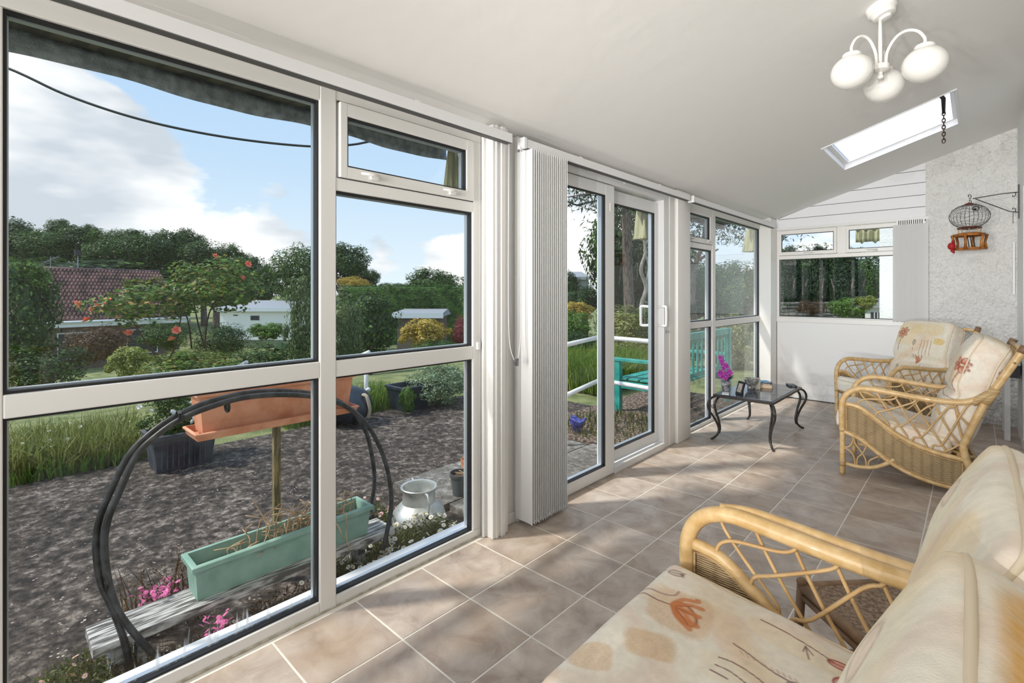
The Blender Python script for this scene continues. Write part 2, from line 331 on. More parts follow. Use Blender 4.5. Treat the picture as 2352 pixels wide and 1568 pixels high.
def patiomat(name, base, mid, light, s=3.0):
    m = bpy.data.materials.new(name); m.use_nodes = True; nt = m.node_tree; b = nt.nodes['Principled BSDF']; N = nt.nodes.new; L = nt.links.new
    tc = N('ShaderNodeTexCoord'); n = N('ShaderNodeTexNoise'); n.inputs['Scale'].default_value = s*4; n.inputs['Detail'].default_value = 10; n.inputs['Roughness'].default_value = .7; L(tc.outputs['Object'], n.inputs[0])
    r = N('ShaderNodeValToRGB'); L(n.outputs[0], r.inputs[0]); e = r.color_ramp.elements; e[0].position = .40; e[0].color = (*base, 1); e[1].position = .53; e[1].color = (*mid, 1); k = e.new(.66); k.color = (*light, 1)
    n2 = N('ShaderNodeTexNoise'); n2.inputs['Scale'].default_value = s*.6; n2.inputs['Detail'].default_value = 4; L(tc.outputs['Object'], n2.inputs[0])
    mx = N('ShaderNodeMixRGB'); mx.blend_type = 'MULTIPLY'; mx.inputs[0].default_value = .7; r3 = N('ShaderNodeValToRGB'); L(n2.outputs[0], r3.inputs[0]); r3.color_ramp.elements[0].position = .35; r3.color_ramp.elements[0].color = (.45, .43, .41, 1); r3.color_ramp.elements[1].position = .65; r3.color_ramp.elements[1].color = (1, 1, .98, 1)
    L(r.outputs[0], mx.inputs[1]); L(r3.outputs[0], mx.inputs[2])
    v = N('ShaderNodeTexVoronoi'); v.inputs['Scale'].default_value = s*9; L(tc.outputs['Object'], v.inputs[0]); r4 = N('ShaderNodeValToRGB'); L(v.outputs['Distance'], r4.inputs[0]); r4.color_ramp.elements[0].position = .16; r4.color_ramp.elements[0].color = (1, 1, 1, 1); r4.color_ramp.elements[1].position = .24; r4.color_ramp.elements[1].color = (0, 0, 0, 1)
    mm = N('ShaderNodeMixRGB'); mm.inputs[2].default_value = (.62, .52, .46, 1); mu = N('ShaderNodeMath'); mu.operation = 'MULTIPLY'; n5 = N('ShaderNodeTexNoise'); n5.inputs['Scale'].default_value = s*1.7; n5.inputs['Detail'].default_value = 5; L(tc.outputs['Object'], n5.inputs[0]); r5 = N('ShaderNodeValToRGB'); L(n5.outputs[0], r5.inputs[0]); r5.color_ramp.elements[0].position = .52; r5.color_ramp.elements[1].position = .62; L(r4.outputs[0], mu.inputs[0]); L(r5.outputs[0], mu.inputs[1]); L(mu.outputs[0], mm.inputs[0]); L(mx.outputs[0], mm.inputs[1])
    L(mm.outputs[0], b.inputs['Base Color']); b.inputs['Roughness'].default_value = .9
    bp = N('ShaderNodeBump'); bp.inputs['Strength'].default_value = .8; bp.inputs['Distance'].default_value = .03; L(n.outputs[0], bp.inputs['Height']); L(bp.outputs[0], b.inputs['Normal']); return m
M['patio'] = patiomat('lichened_concrete', (.022, .016, .012), (.11, .085, .068), (.42, .35, .30), 4.4)
M['slab'] = patiomat('pale_paving', (.16, .15, .13), (.30, .28, .25), (.55, .53, .50), 4)
M['lawn'] = mat('lawn_grass', (.16, .20, .07), .95, col2=(.32, .34, .14), nscale=3, detail=10, bump=(60, .8, .05))
M['field'] = mat('rough_ground', (.03, .05, .015), .95, col2=(.08, .10, .03), nscale=1.5, detail=8)
M['stone'] = mat('grey_field_stone', (.22, .20, .18), .9, col2=(.42, .38, .33), nscale=8, rnd=.25)
M['roof'] = mat('dark_red_pantiles', (.05, .022, .020), .55, col2=(.17, .085, .075), nscale=2.2)
M['housewall'] = mat('white_render', (.84, .84, .83), .85, bump=(30, .4, .02))
M['greywall'] = mat('brown_grey_wall', (.14, .11, .09), .9)
M['slate'] = mat('grey_roof_sheet', (.30, .31, .33), .6)
M['fascia'] = mat('white_fascia_board', (.72, .76, .82), .5)
L_ = {'dark': leafmat('dark_foliage', (.006, .022, .005), (.045, .115, .018), (.17, .29, .05)),
      'mid': leafmat('mid_green_foliage', (.014, .04, .008), (.07, .16, .025), (.22, .34, .07)),
      'bright': leafmat('bright_green_foliage', (.05, .12, .015), (.16, .30, .04), (.28, .44, .08)),
      'conifer': leafmat('conifer_needles', (.008, .024, .010), (.035, .08, .03), (.09, .16, .06)),
      'yellow': leafmat('golden_foliage', (.30, .24, .03), (.62, .48, .08), (.75, .42, .18)),
      'lime': leafmat('lime_variegated_foliage', (.10, .16, .03), (.38, .42, .08), (.66, .66, .28)),
      'silver': leafmat('cream_variegated_foliage', (.06, .13, .05), (.26, .36, .20), (.72, .76, .60)),
      'vari': leafmat('soft_variegated_foliage', (.04, .09, .03), (.16, .23, .08), (.42, .44, .22)),
      'red': leafmat('red_maple_foliage', (.10, .012, .02), (.30, .05, .06), (.48, .16, .15)),
      'rose': leafmat('rose_foliage', (.02, .06, .012), (.17, .30, .045), (.60, .36, .12)),
      'hedge': leafmat('clipped_hedge_foliage', (.01, .035, .006), (.05, .13, .012), (.18, .36, .03)),
      'grass': leafmat('grass_blades', (.08, .14, .02), (.20, .34, .05), (.42, .48, .12)),
      'weeds': leafmat('weedy_foliage', (.11, .14, .03), (.32, .36, .10), (.56, .55, .27)),
      'brownish': leafmat('brown_dry_growth', (.05, .03, .015), (.16, .09, .04), (.30, .20, .09)),
      'olivecover': leafmat('ground_cover_foliage', (.03, .06, .01), (.14, .17, .04), (.32, .20, .08))}
# ------------------------------------------------------------------ foliage
def leaf_mesh(name, C, Nrm, size, asp=.55, fold=.25, seed=0):
    rs = np.random.RandomState(seed); n = len(C)
    Nrm = Nrm/np.maximum(np.linalg.norm(Nrm, axis=1, keepdims=True), 1e-6)
    T = rs.normal(size=(n, 3)); T -= Nrm*(T*Nrm).sum(1, keepdims=True); T /= np.maximum(np.linalg.norm(T, axis=1, keepdims=True), 1e-6)
    B = np.cross(Nrm, T); sz = size*rs.uniform(.6, 1.3, (n, 1))
    V = np.stack([C-T*sz*.5, C+B*sz*asp*.5+Nrm*sz*fold*.4, C+T*sz*.5, C-B*sz*asp*.5+Nrm*sz*fold*.4], 1).reshape(-1, 3)
    return raw_quads(name, V)
def raw_quads(name, V):
    n = len(V)//4; me = bpy.data.meshes.new(name); me.vertices.add(n*4); me.vertices.foreach_set('co', V.astype(np.float32).ravel())
    me.loops.add(n*4); me.loops.foreach_set('vertex_index', np.arange(n*4, dtype=np.int32))
    me.polygons.add(n); me.polygons.foreach_set('loop_start', np.arange(0, n*4, 4, dtype=np.int32)); me.polygons.foreach_set('loop_total', np.full(n, 4, dtype=np.int32))
    me.update(calc_edges=True); return me
def crown_mesh(name, n, leaf, seed, clumps=40, cr=.28, asp=.55, shape='ball', fill=.25):
    # unit crown, centre 0, radius ~1; clumps of leaves on an ellipsoid
    rs = np.random.RandomState(seed)
    d = rs.normal(size=(clumps, 3)); d /= np.linalg.norm(d, axis=1, keepdims=True)
    rad = rs.uniform(.62, .92, (clumps, 1)); cc = d*rad
    if shape == 'cone':
        h = rs.uniform(0, 1, clumps)**.8; a = rs.uniform(0, 2*PI, clumps); r = (1-h)*.95+.05; cc = np.stack([r*np.cos(a)*.9, r*np.sin(a)*.9, h*2-1], 1)
    if shape == 'box':
        cc = rs.uniform(-1, 1, (clumps, 3)); ax = rs.randint(0, 3, clumps); cc[np.arange(clumps), ax] = np.sign(cc[np.arange(clumps), ax])*.95
    k = rs.randint(0, clumps, n); off = rs.normal(size=(n, 3)); off /= np.linalg.norm(off, axis=1, keepdims=True); off *= cr*rs.uniform(.55, 1.0, (n, 1))
    crs = rs.uniform(.6, 1.25, (clumps, 1)); C = cc[k]+off*crs[k]
    nf = int(n*fill); f = rs.normal(size=(nf, 3)); f /= np.linalg.norm(f, axis=1, keepdims=True); f *= rs.uniform(.3, .75, (nf, 1)); C = np.concatenate([C, f]); 
    N = np.concatenate([off*.8+cc[k]*.5, f])+rs.normal(size=(len(C), 3))*.35*cr*2; N[:, 2] += .25*cr*2
    return leaf_mesh(name, C, N, leaf, asp, seed=seed+1)
CR = {}
def crown(key, n, leaf, seed, **k):
    CR[key] = crown_mesh(key, n, leaf, seed, **k)
crown('tree_a', 9000, .085, 1, clumps=60, cr=.27); crown('tree_b', 9000, .08, 2, clumps=75, cr=.22); crown('tree_c', 9000, .075, 3, clumps=50, cr=.30)
crown('conifer', 9000, .09, 4, clumps=120, cr=.20, asp=.25, shape='cone'); crown('hedge', 14000, .05, 5, clumps=400, cr=.10, shape='box', fill=.1)
crown('shrub_a', 5000, .13, 6, clumps=40, cr=.30); crown('shrub_b', 5000, .10, 8, clumps=50, cr=.26); crown('shrub_c', 7000, .075, 9, clumps=60, cr=.25)
def mcopy(key, m):
    nm = key+'_'+m.name
    if nm in bpy.data.meshes: return bpy.data.meshes[nm]
    me = CR[key].copy(); me.name = nm; me.materials.append(m); return me
def plant(name, label, cat, base, c, r, key, m, rz=0, group=None, trunk=None, tm='bark', partname='foliage'):
    # c = crown centre (world), r = (rx, ry, rz)
    t = thing(name, label, cat, base, 0, group)
    o = bpy.data.objects.new(partname, mcopy(key, L_[m])); COL.objects.link(o); o.parent = t; o['kind'] = 'stuff'
    o.location = Vector(c)-Vector(base); o.scale = r; o.rotation_euler = (0, 0, rz)
    if trunk:
        g = G(); b = Vector((0, 0, 0)); e = Vector(c)-Vector(base); k = trunk
        g.tube(spline([b+Vector((0, 0, -.1)), b*.6+e*.4+Vector((k*.8, -k*.5, 0)), e], 4), [k*(1.2-.7*i/8) for i in range(9)], 7)
        for q in range(5):
            a = q*1.3; g.tube([e*.55, e*.8+Vector((math.cos(a)*r[0]*.4, math.sin(a)*r[1]*.4, r[2]*.1)), e+Vector((math.cos(a)*r[0]*.6, math.sin(a)*r[1]*.6, r[2]*.3))], [k*.5, k*.32, k*.12], 5)
        build('trunk', g, M[tm], t, True)
    return t
def vine(name, parent, pts_r, r, m, n=5):
    g = G()
    for p in pts_r: g.tube(p, r, n)
    o = build(name, g, m, parent, True); o['kind'] = 'stuff'; return o
def blades(name, parent, m, x0, x1, y0, y1, z, n, h, w, lean=.35, seed=0, hf=None):
    rs = np.random.RandomState(seed); X = rs.uniform(x0, x1, n); Y = rs.uniform(y0, y1, n)
    if callable(z): Z = np.array([z(a, b) for a, b in zip(X, Y)])
    else: Z = np.full(n, float(z))
    B = np.stack([X, Y, Z], 1); H = h*rs.uniform(.45, 1.15, (n, 1)); a = rs.uniform(0, 2*PI, n); D = np.stack([np.cos(a), np.sin(a), np.zeros(n)], 1)
    a2 = rs.uniform(0, 2*PI, n); W = np.stack([np.cos(a2), np.sin(a2), np.zeros(n)], 1)*w
    up = np.array([[0, 0, 1.]]); l = rs.uniform(0, lean, (n, 1))
    m1 = B+up*H*.55+D*H*l*.4; tp = B+up*H*(1-.3*l)+D*H*l*1.3
    q1 = np.stack([B-W, B+W, m1+W*.8, m1-W*.8], 1); q2 = np.stack([m1-W*.8, m1+W*.8, tp+W*.12, tp-W*.12], 1)
    V = np.concatenate([q1, q2], 1).reshape(-1, 3); me = raw_quads(name, V); o = link(name, me, L_[m], parent); o['kind'] = 'stuff'; return o
# ================================================================== THE ROOM
XW = -1.92; ZC = 2.17; SL = .315; YE = 6.76; XH = .30; Y0 = -1.85
def zc(x): return ZC+SL*(x-XW)
# floor
fl = build('floor', G().box(-1.99, XH+.15, Y0, YE+.06, -.14, -.0018), M['grout']); fl['kind'] = 'structure'
TS = .3382; tx0, ty0 = -1.892, 1.065
full = None
for i in range(0, 7):
    for j in range(-9, 17):
        a0, a1 = tx0+i*TS, tx0+(i+1)*TS; b0, b1 = ty0+j*TS, ty0+(j+1)*TS
        a0c, a1c, b0c, b1c = max(a0, -1.9), min(a1, XH), max(b0, Y0), min(b1, YE)
        if a1c-a0c < .02 or b1c-b0c < .02: continue
        whole = abs(a1c-a0c-TS) < 1e-6 and abs(b1c-b0c-TS) < 1e-6
        if whole and full: me = full
        else:
            g = G(); hx, hy = (a1c-a0c)/2-.0036, (b1c-b0c)/2-.0036
            g.add([(-hx, -hy, -.004), (hx, -hy, -.004), (hx, hy, -.004), (-hx, hy, -.004), (-hx, -hy, -.0009), (hx, -hy, -.0009), (hx, hy, -.0009), (-hx, hy, -.0009), (-hx+.0012, -hy+.0012, 0), (hx-.0012, -hy+.0012, 0), (hx-.0012, hy-.0012, 0), (-hx+.0012, hy-.0012, 0)],
                  [(0, 1, 5, 4), (1, 2, 6, 5), (2, 3, 7, 6), (3, 0, 4, 7), (4, 5, 9, 8), (5, 6, 10, 9), (6, 7, 11, 10), (7, 4, 8, 11), (8, 9, 10, 11)])
            me = bpy.data.meshes.new('tile'); me.from_pydata(g.v, [], g.f); me.materials.append(M['tile'])
            if whole: full = me
        o = link('tile', me, None, fl); o.location = ((a0c+a1c)/2, (b0c+b1c)/2, 0)
# ceiling with the skylight opening
sx0, sx1, sy0, sy1 = -.93, -.09, 4.74, 5.72
def slab(g, x0, x1, y0, y1, lo=0, hi=.12):
    g.add([(x0, y0, zc(x0)+lo), (x1, y0, zc(x1)+lo), (x1, y1, zc(x1)+lo), (x0, y1, zc(x0)+lo), (x0, y0, zc(x0)+hi), (x1, y0, zc(x1)+hi), (x1, y1, zc(x1)+hi), (x0, y1, zc(x0)+hi)],
          [(0, 1, 2, 3), (7, 6, 5, 4), (0, 4, 5, 1), (1, 5, 6, 2), (2, 6, 7, 3), (3, 7, 4, 0)])
g = G(); xa, xb = XW-.06, XH+.1
slab(g, xa, xb, Y0-.1, sy0); slab(g, xa, xb, sy1, YE+.1); slab(g, xa, sx0, sy0, sy1); slab(g, sx1, xb, sy0, sy1)
ce = build('ceiling', g, M['ceiling']); ce['kind'] = 'structure'
# skylight
sk = struct('window_6', ((sx0+sx1)/2, (sy0+sy1)/2, zc((sx0+sx1)/2)))
g = G(); t = .012
slab(g, sx0, sx0+t, sy0, sy1, -.006, .13); slab(g, sx1-t, sx1, sy0, sy1, -.006, .13); slab(g, sx0+t, sx1-t, sy0, sy0+t, -.006, .13); slab(g, sx0+t, sx1-t, sy1-t, sy1, -.006, .13)
build('reveal', g, M['siding'], sk, world=True)
g = G(); f = .032
slab(g, sx0+t, sx0+t+f, sy0+t, sy1-t, .045, .085); slab(g, sx1-t-f, sx1-t, sy0+t, sy1-t, .045, .085); slab(g, sx0+t+f, sx1-t-f, sy0+t, sy0+t+f, .045, .085); slab(g, sx0+t+f, sx1-t-f, sy1-t-f, sy1-t, .045, .085)
build('sash', g, M['upvc2'], sk, world=True)
g = G(); slab(g, sx0+t, sx1-t, sy0+t, sy0+t+.012, .03, .045); slab(g, sx0+t, sx1-t, sy0+t+f, sy0+t+f+.006, .040, .046); build('seal', g, M['gasket'], sk, world=True)
g = G(); slab(g, sx0+.02, sx1-.02, sy0+.02, sy1-.02, .062, .066); build('pane', g, M['skyglass'], sk, world=True)
# chain winder hanging in the skylight
wx, wy = -.20, 4.82; wz = zc(wx)+.07
cw = thing('window_winder', 'dark metal winder with short hanging chain at the skylight corner', 'window opener', (wx, wy, wz)); cw.scale = (1.6, 1.6, 1.5)
g = G(); g.tube([(-.05, .01, .01), (.06, -.01, .02)], .018, 8); g.box(-.07, -.03, -.015, .02, -.012, .02); g.box(.045, .07, -.02, .012, -.01, .03); build('winder_body', g, M['blackmetal'], cw, True)
g = G(); g.tube([(0, 0, 0), (.02, .03, -.035), (.02, .06, -.10)], [.009, .009, .006], 6); g.tube([(-.05, 0, 0), (-.055, .02, -.04), (-.04, .04, -.03)], .006, 5); build('crank_arm', g, M['blackmetal'], cw, True)
g = G()
for k in range(9):
    c = Vector((.02, .06, -.10-.017*k)); q = k % 2
    g.tube([c+Vector((.006*math.cos(a)*(1-q), .006*math.cos(a)*q, .012*math.sin(a))) for a in [2*PI*i/8 for i in range(8)]], .0022, 4, closed=True)
build('chain', g, mat('tarnished_brass', (.10, .06, .04), .4, metal=.7), cw, True)

# ---- frames
def bars(parent, name, boxes, m='upvc', b=.004):
    out = []
    for bx in boxes: out.append(build(name, G().bbox(*bx, b=b), M[m], parent, True if b > .006 else False, world=True))
    return out
def paneX(parent, x, y0, y1, z0, z1, gm='glass', gk=.008):   # pane in a plane x=const
    build('pane', G().box(x-.002, x+.002, y0, y1, z0, z1), M[gm], parent, world=True)
    for nm, xx, mm, th in (('gasket', x+.012, 'gasket', gk), ('spacer', x-.012, 'spacer', .012)):
        g = G(); h = .010
        g.box(xx-h, xx+h, y0, y0+th, z0, z1); g.box(xx-h, xx+h, y1-th, y1, z0, z1); g.box(xx-h, xx+h, y0+th, y1-th, z0, z0+th); g.box(xx-h, xx+h, y0+th, y1-th, z1-th, z1)
        build(nm, g, M[mm], parent, world=True)
def paneY(parent, y, x0, x1, z0, z1, gm='glass', gk=.007):
    build('pane', G().box(x0, x1, y-.002, y+.002, z0, z1), M[gm], parent, world=True)
    g = G(); yy = y-.012; h = .010; th = gk
    g.box(x0, x0+th, yy-h, yy+h, z0, z1); g.box(x1-th, x1, yy-h, yy+h, z0, z1); g.box(x0+th, x1-th, yy-h, yy+h, z0, z0+th); g.box(x0+th, x1-th, yy-h, yy+h, z1-th, z1)
    build('gasket', g, M['gasket'], parent, world=True)
def handle(parent, x, y, z, ax='y'):
    g = G()
    if ax == 'y':
        g.bbox(x, x+.012, y-.022, y+.022, z-.011, z+.011, b=.003); g.tube([(x+.008, y+.012, z), (x+.026, y+.008, z+.004), (x+.030, y-.02, z+.006), (x+.024, y-.075, z+.004)], [.006, .008, .007, .005], 7)
    else:
        g.bbox(x-.022, x+.022, y-.012, y, z-.011, z+.011, b=.003); g.tube([(x+.012, y-.008, z), (x+.008, y-.026, z+.004), (x-.02, y-.03, z+.006), (x-.075, y-.024, z+.004)], [.006, .008, .007, .005], 7)
    return build('handle', g, M['upvc'], parent, True, world=True)
GX = XW-.035; FX = XW-.075
# window_1: the big fixed light at the left, with the bay behind the photographer
w1 = struct('window_1', (XW, .45, 0))
bars(w1, 'bottom_rail', [(FX, XW, -1.85, .923, 0, .045)]); bars(w1, 'head_rail', [(FX, XW, -1.85, .923, 2.065, 2.17)])
bars(w1, 'transom', [(FX, XW, .035, .923, .947, 1.012), (FX, XW, -1.78, -.035, .947, 1.012)])
bars(w1, 'mullion', [(FX, XW, -.035, .035, .045, 2.065), (FX, XW, -1.85, -1.78, .045, 2.065), (FX, XW+.002, .923, .991, 0, 2.17)])
paneX(w1, GX, .035, .923, 1.012, 2.065); paneX(w1, GX, .035, .923, .045, .947, 'glassdirty')
paneX(w1, GX, -1.78, -.035, 1.012, 2.065); paneX(w1, GX, -1.78, -.035, .045, .947)
build('sealant_bead', G().box(XW-.002, XW+.006, -1.85, 1.80, 0, .006), M['dirt'], w1, world=True)
# window_2: opening top light over two fixed panes
w2 = struct('window_2', (XW, 1.4, 0))
bars(w2, 'bottom_rail', [(FX, XW, .991, 1.81, 0, .04)]); bars(w2, 'head_rail', [(FX, XW, .991, 1.81, 2.085, 2.17)])
bars(w2, 'transom', [(FX, XW, .991, 1.754, .942, 1.010), (FX, XW, .991, 1.754, 1.712, 1.765)]); bars(w2, 'jamb', [(FX, XW, 1.754, 1.81, .04, 2.085)])
paneX(w2, GX, .991, 1.754, .04, .942); paneX(w2, GX, .991, 1.754, 1.010, 1.712)
def vent(parent, y0, y1, z0, z1, gy0, gy1, gz0, gz1, hs):
    v = build('vent_sash', G().bbox(XW-.03, XW+.014, y0, gy0, z0, z1).bbox(XW-.03, XW+.014, gy1, y1, z0, z1).bbox(XW-.03, XW+.0135, gy0-.003, gy1+.003, z0, gz0).bbox(XW-.03, XW+.0135, gy0-.003, gy1+.003, gz1, z1), M['upvc'], parent, world=True)
    for h in hs:
        q = handle(parent, XW+.014, h, z0+.02); q.parent = v
    paneX(parent, XW-.015, gy0, gy1, gz0, gz1, gk=.006)
    g = G(); g.box(XW-.004, XW+.0005, y0-.003, y1+.003, z0-.003, z0); g.box(XW-.004, XW+.0005, y0-.003, y1+.003, z1, z1+.003); g.box(XW-.004, XW+.0005, y1, y1+.003, z0, z1); build('vent_gap', g, M['gasket'], parent, world=True)
vent(w2, 1.003, 1.748, 1.768, 2.079, 1.036, 1.697, 1.815, 2.024, [1.16, 1.60])
# post between window_2 and the door
tr1 = struct('trim_1', (XW, 1.88, 0)); bars(tr1, 'boxed_post', [(FX, -1.835, 1.815, 1.93, 0, 2.17)]); bars(tr1, 'post_bead', [(-1.90, -1.885, 1.796, 1.815, 0, 2.15)])
tr1b = struct('trim_2', (XW, 1.95, 0)); bars(tr1b, 'door_lining', [(FX, -1.90, 1.93, 2.05, 0, 2.17)]); bars(tr1b, 'skirting', [(-1.90, -1.888, 1.93, 2.05, 0, .06)])
# sliding door
dr = struct('door_1', (XW, 3.0, 0))
bars(dr, 'door_frame', [(FX-.02, -1.875, 2.05, 2.10, 0, 2.17), (FX-.02, -1.875, 3.842, 3.935, 0, 2.17), (FX-.02, -1.875, 2.10, 3.842, 2.055, 2.17)], 'upvc2')
bars(dr, 'threshold', [(FX-.02, -1.918, 2.10, 3.842, 0, .012), (-1.918, -1.868, 3.075, 3.842, 0, .050)], 'upvc2')
bars(dr, 'trickle_vent', [(-1.875, -1.866, 3.20, 3.72, 2.085, 2.098), (-1.875, -1.866, 2.3, 2.75, 2.10, 2.113)], 'upvc2', b=.002)
def leaf(nm, x0, x1, y0, y1, z0, z1, gy0, gy1, gz0, gz1):
    t_ = build(nm, G().bbox(x0, x1, y0, gy0, z0, z1, b=.006).bbox(x0, x1, gy1, y1, z0, z1, b=.006).bbox(x0, x1-.0008, gy0-.006, gy1+.006, z0, gz0, b=.006).bbox(x0, x1-.0008, gy0-.006, gy1+.006, gz1, z1, b=.006), M['upvc2'], dr, world=True)
    bx = (x0+x1)/2
    for nmm, g in (('pane', G().box(bx-.002, bx+.002, gy0, gy1, gz0, gz1)),): 
        o = build(nmm, g, M['glass'], dr, world=True); o.parent = t_
    g = G(); xx = bx+.014; th = .009
    g.box(xx-.008, xx+.008, gy0, gy0+th, gz0, gz1); g.box(xx-.008, xx+.008, gy1-th, gy1, gz0, gz1); g.box(xx-.008, xx+.008, gy0, gy1, gz0, gz0+.006); g.box(xx-.008, xx+.008, gy0, gy1, gz1-th, gz1)
    o = build('gasket', g, M['gasket'], dr, world=True); o.parent = t_
    g = G(); g.box(bx-.022, bx+.004, gy1-.024, gy1-.009, gz0, gz1); g.box(bx-.022, bx+.004, gy0+.009, gy1-.024, gz0, gz0+.012); o = build('spacer', g, M['spacer'], dr, world=True); o.parent = t_
    return t_
lf1 = leaf('sliding_leaf', -1.915, -1.868, 2.06, 3.063, .012, 2.045, 2.14, 2.945, .088, 1.967)
lf2 = leaf('sliding_leaf', -1.975, -1.925, 3.000, 3.842, .050, 2.040, 3.078, 3.782, .137, 1.945)
build('finger_pull', G().bbox(-1.868, -1.864, 3.0, 3.02, 1.86, 1.92, b=.001), M['upvc'], dr, world=True)
g = G(); hy = 3.838; g.tube(spline([(-1.925, hy, 1.17), (-1.86, hy, 1.175), (-1.852, hy, 1.15), (-1.852, hy, 1.04), (-1.86, hy, 1.015), (-1.925, hy, 1.02)], 4), .010, 8)
o = build('door_handle', g, M['upvc2'], dr, True, world=True); o.parent = lf2
g = G(); hy = 3.80; g.tube(spline([(-1.97, hy, 1.17), (-2.04, hy-.02, 1.175), (-2.05, hy-.02, 1.15), (-2.05, hy-.02, 1.04), (-2.04, hy-.02, 1.015), (-1.97, hy, 1.02)], 4), .012, 8)
o = build('outer_handle', g, M['upvc2'], dr, True, world=True); o.parent = lf2
g = G(); g.box(-1.875, -1.862, 3.85, 3.875, .955, .985); g.tube([(-1.862, 3.862, .97), (-1.84, 3.862, .97)], .008, 8); build('lock', g, M['chrome'], dr, world=True)
# post between the door and window_3
tr2 = struct('trim_3', (XW, 4.1, 0)); bars(tr2, 'boxed_post', [(FX, -1.87, 3.935, 4.04, 0, 2.17), (FX, -1.845, 4.04, 4.30, 0, 2.17)], b=.01)
# window_3 and window_4
w3 = struct('window_3', (XW, 4.65, 0))
bars(w3, 'bottom_rail', [(FX, XW, 4.30, 5.03, 0, .03)]); bars(w3, 'head_rail', [(FX, XW, 4.30, 5.03, 2.055, 2.17)])
bars(w3, 'transom', [(FX, XW, 4.32, 4.993, .953, 1.013), (FX, XW, 4.32, 4.993, 1.712, 1.765)]); bars(w3, 'jamb', [(FX, XW, 4.30, 4.32, .03, 2.055)])
paneX(w3, GX, 4.32, 4.993, .03, .953); paneX(w3, GX, 4.32, 4.993, 1.013, 1.712)
vent(w3, 4.325, 4.985, 1.768, 2.052, 4.355, 4.905, 1.812, 2.03, [4.45, 4.85])
w4 = struct('window_4', (XW, 5.8, 0))
bars(w4, 'mullion', [(FX, XW+.002, 4.993, 5.073, 0, 2.17)]); bars(w4, 'bottom_rail', [(FX, XW, 5.073, 6.51, 0, .03)]); bars(w4, 'head_rail', [(FX, XW, 5.073, 6.51, 2.070, 2.17)]); bars(w4, 'transom', [(FX, XW, 5.073, 6.51, .94, 1.006)])
paneX(w4, GX, 5.073, 6.51, .03, .94); paneX(w4, GX, 5.073, 6.51, 1.006, 2.07)
tr3 = struct('trim_4', (XW, 6.6, 0)); bars(tr3, 'corner_post', [(FX, -1.80, 6.51, YE+.07, 0, 2.20)], b=.006)
# end wall: window_5, panel below, siding above, pebbledashed house wall to the right
w5 = struct('window_5', (-1.1, YE, 0)); GY = YE+.03; FY = YE+.07
bars(w5, 'jamb', [(-1.80, -1.772, YE, FY, .93, 2.075), (-.47, -.42, YE, FY, .93, 2.075)])
bars(w5, 'sill_rail', [(-1.772, -.47, YE, FY, .985, .998), (-1.80, -.42, YE-.008, FY, .93, .985)])
bars(w5, 'transom', [(-1.772, -.47, YE, FY, 1.70, 1.745)]); bars(w5, 'head_rail', [(-1.80, -.42, YE, FY, 2.055, 2.075)]); bars(w5, 'mullion', [(-1.165, -1.075, YE, FY, 1.745, 2.055)])
paneY(w5, GY, -1.772, -.47, .998, 1.70)
for (a, b, ga, gb, hx) in ((-1.772, -1.165, -1.745, -1.195, -1.42), (-1.075, -.47, -1.047, -.50, -.80)):
    v = build('vent_sash', G().bbox(a, ga, YE-.014, YE+.03, 1.748, 2.052).bbox(gb, b, YE-.014, YE+.03, 1.748, 2.052).bbox(ga-.003, gb+.003, YE-.0135, YE+.03, 1.748, 1.79).bbox(ga-.003, gb+.003, YE-.0135, YE+.03, 2.005, 2.052), M['upvc'], w5, world=True)
    q = handle(w5, hx, YE-.014, 1.765, 'x'); q.parent = v
    paneY(w5, YE+.012, ga, gb, 1.79, 2.005, gk=.006)
we = struct('wall_end', (-.7, YE, 0))
build('infill_panel', G().bbox(-1.80, -.42, YE, FY, 0, .93), M['panel'], we, world=True)
build('panel_seal', G().box(-1.803, -1.797, YE-.006, YE+.01, 0, .93).box(-1.8, -.42, YE-.006, YE, 0, .010), M['gasket'], we, world=True)
zs = [2.09, 2.20, 2.325, 2.455, 2.583, 2.71]
for k in range(5):      # siding planks, cut to the slope of the ceiling
    z0, z1 = zs[k], zs[k+1]-.006; xl = max(-1.80, XW+(z0-ZC)/SL); xl2 = max(-1.80, XW+(z1-ZC)/SL)
    if xl > -.40: continue
    g = G(); X = [(xl, z0), (-.37, z0), (-.37, min(z1, zc(-.37))), (min(xl2, -.37), min(z1, zc(-.37)))]
    for yy in (YE, YE+.03): g.v += [(x, yy, z) for x, z in X]
    g.f += [(0, 1, 2, 3), (7, 6, 5, 4), (0, 4, 5, 1), (1, 5, 6, 2), (2, 6, 7, 3), (3, 7, 4, 0)]; build('siding_plank', g, M['siding'], we, world=True)
build('siding_backing', G().box(-1.95, -.36, YE+.03, YE+.05, 2.05, 2.75), M['trackgap'], we, world=True)
build('siding_trim', G().bbox(-1.80, -.345, YE-.012, YE+.02, 2.062, 2.09), M['upvc2'], we, world=True)
build('corner_bead', G().box(-1.80, -1.785, YE-.006, YE+.02, 2.09, 2.21), M['siding'], we, world=True)
def pebble(name, x0, x1, z0, ztop, y, thick):
    g = G(); nx, nz = 70, 260; rs = np.random.RandomState(5)
    b = 0
    for j in range(nz+1):
        for i in range(nx+1):
            x = x0+(x1-x0)*i/nx; zt = ztop(x); z = z0+(zt-z0)*j/nz
            g.v.append((x, y-(.006*rs.rand() if 0 < i < nx else 0), z))
    for j in range(nz):
        for i in range(nx): a = j*(nx+1)+i; g.f.append((a, a+1, a+nx+2, a+nx+1))
    g.box(x0, x1, y, y+thick, z0, 2.6); return g
pw = build('wall_right_end', pebble('p', -.375, XH, 0, lambda x: zc(x)+.01, YE-.002, .2), M['pebblewall'], smooth=True); pw['kind'] = 'structure'
build('wall_conduit', G().bbox(.268, .285, YE-.03, YE-.012, 1.27, 1.78), M['upvc2'], pw)
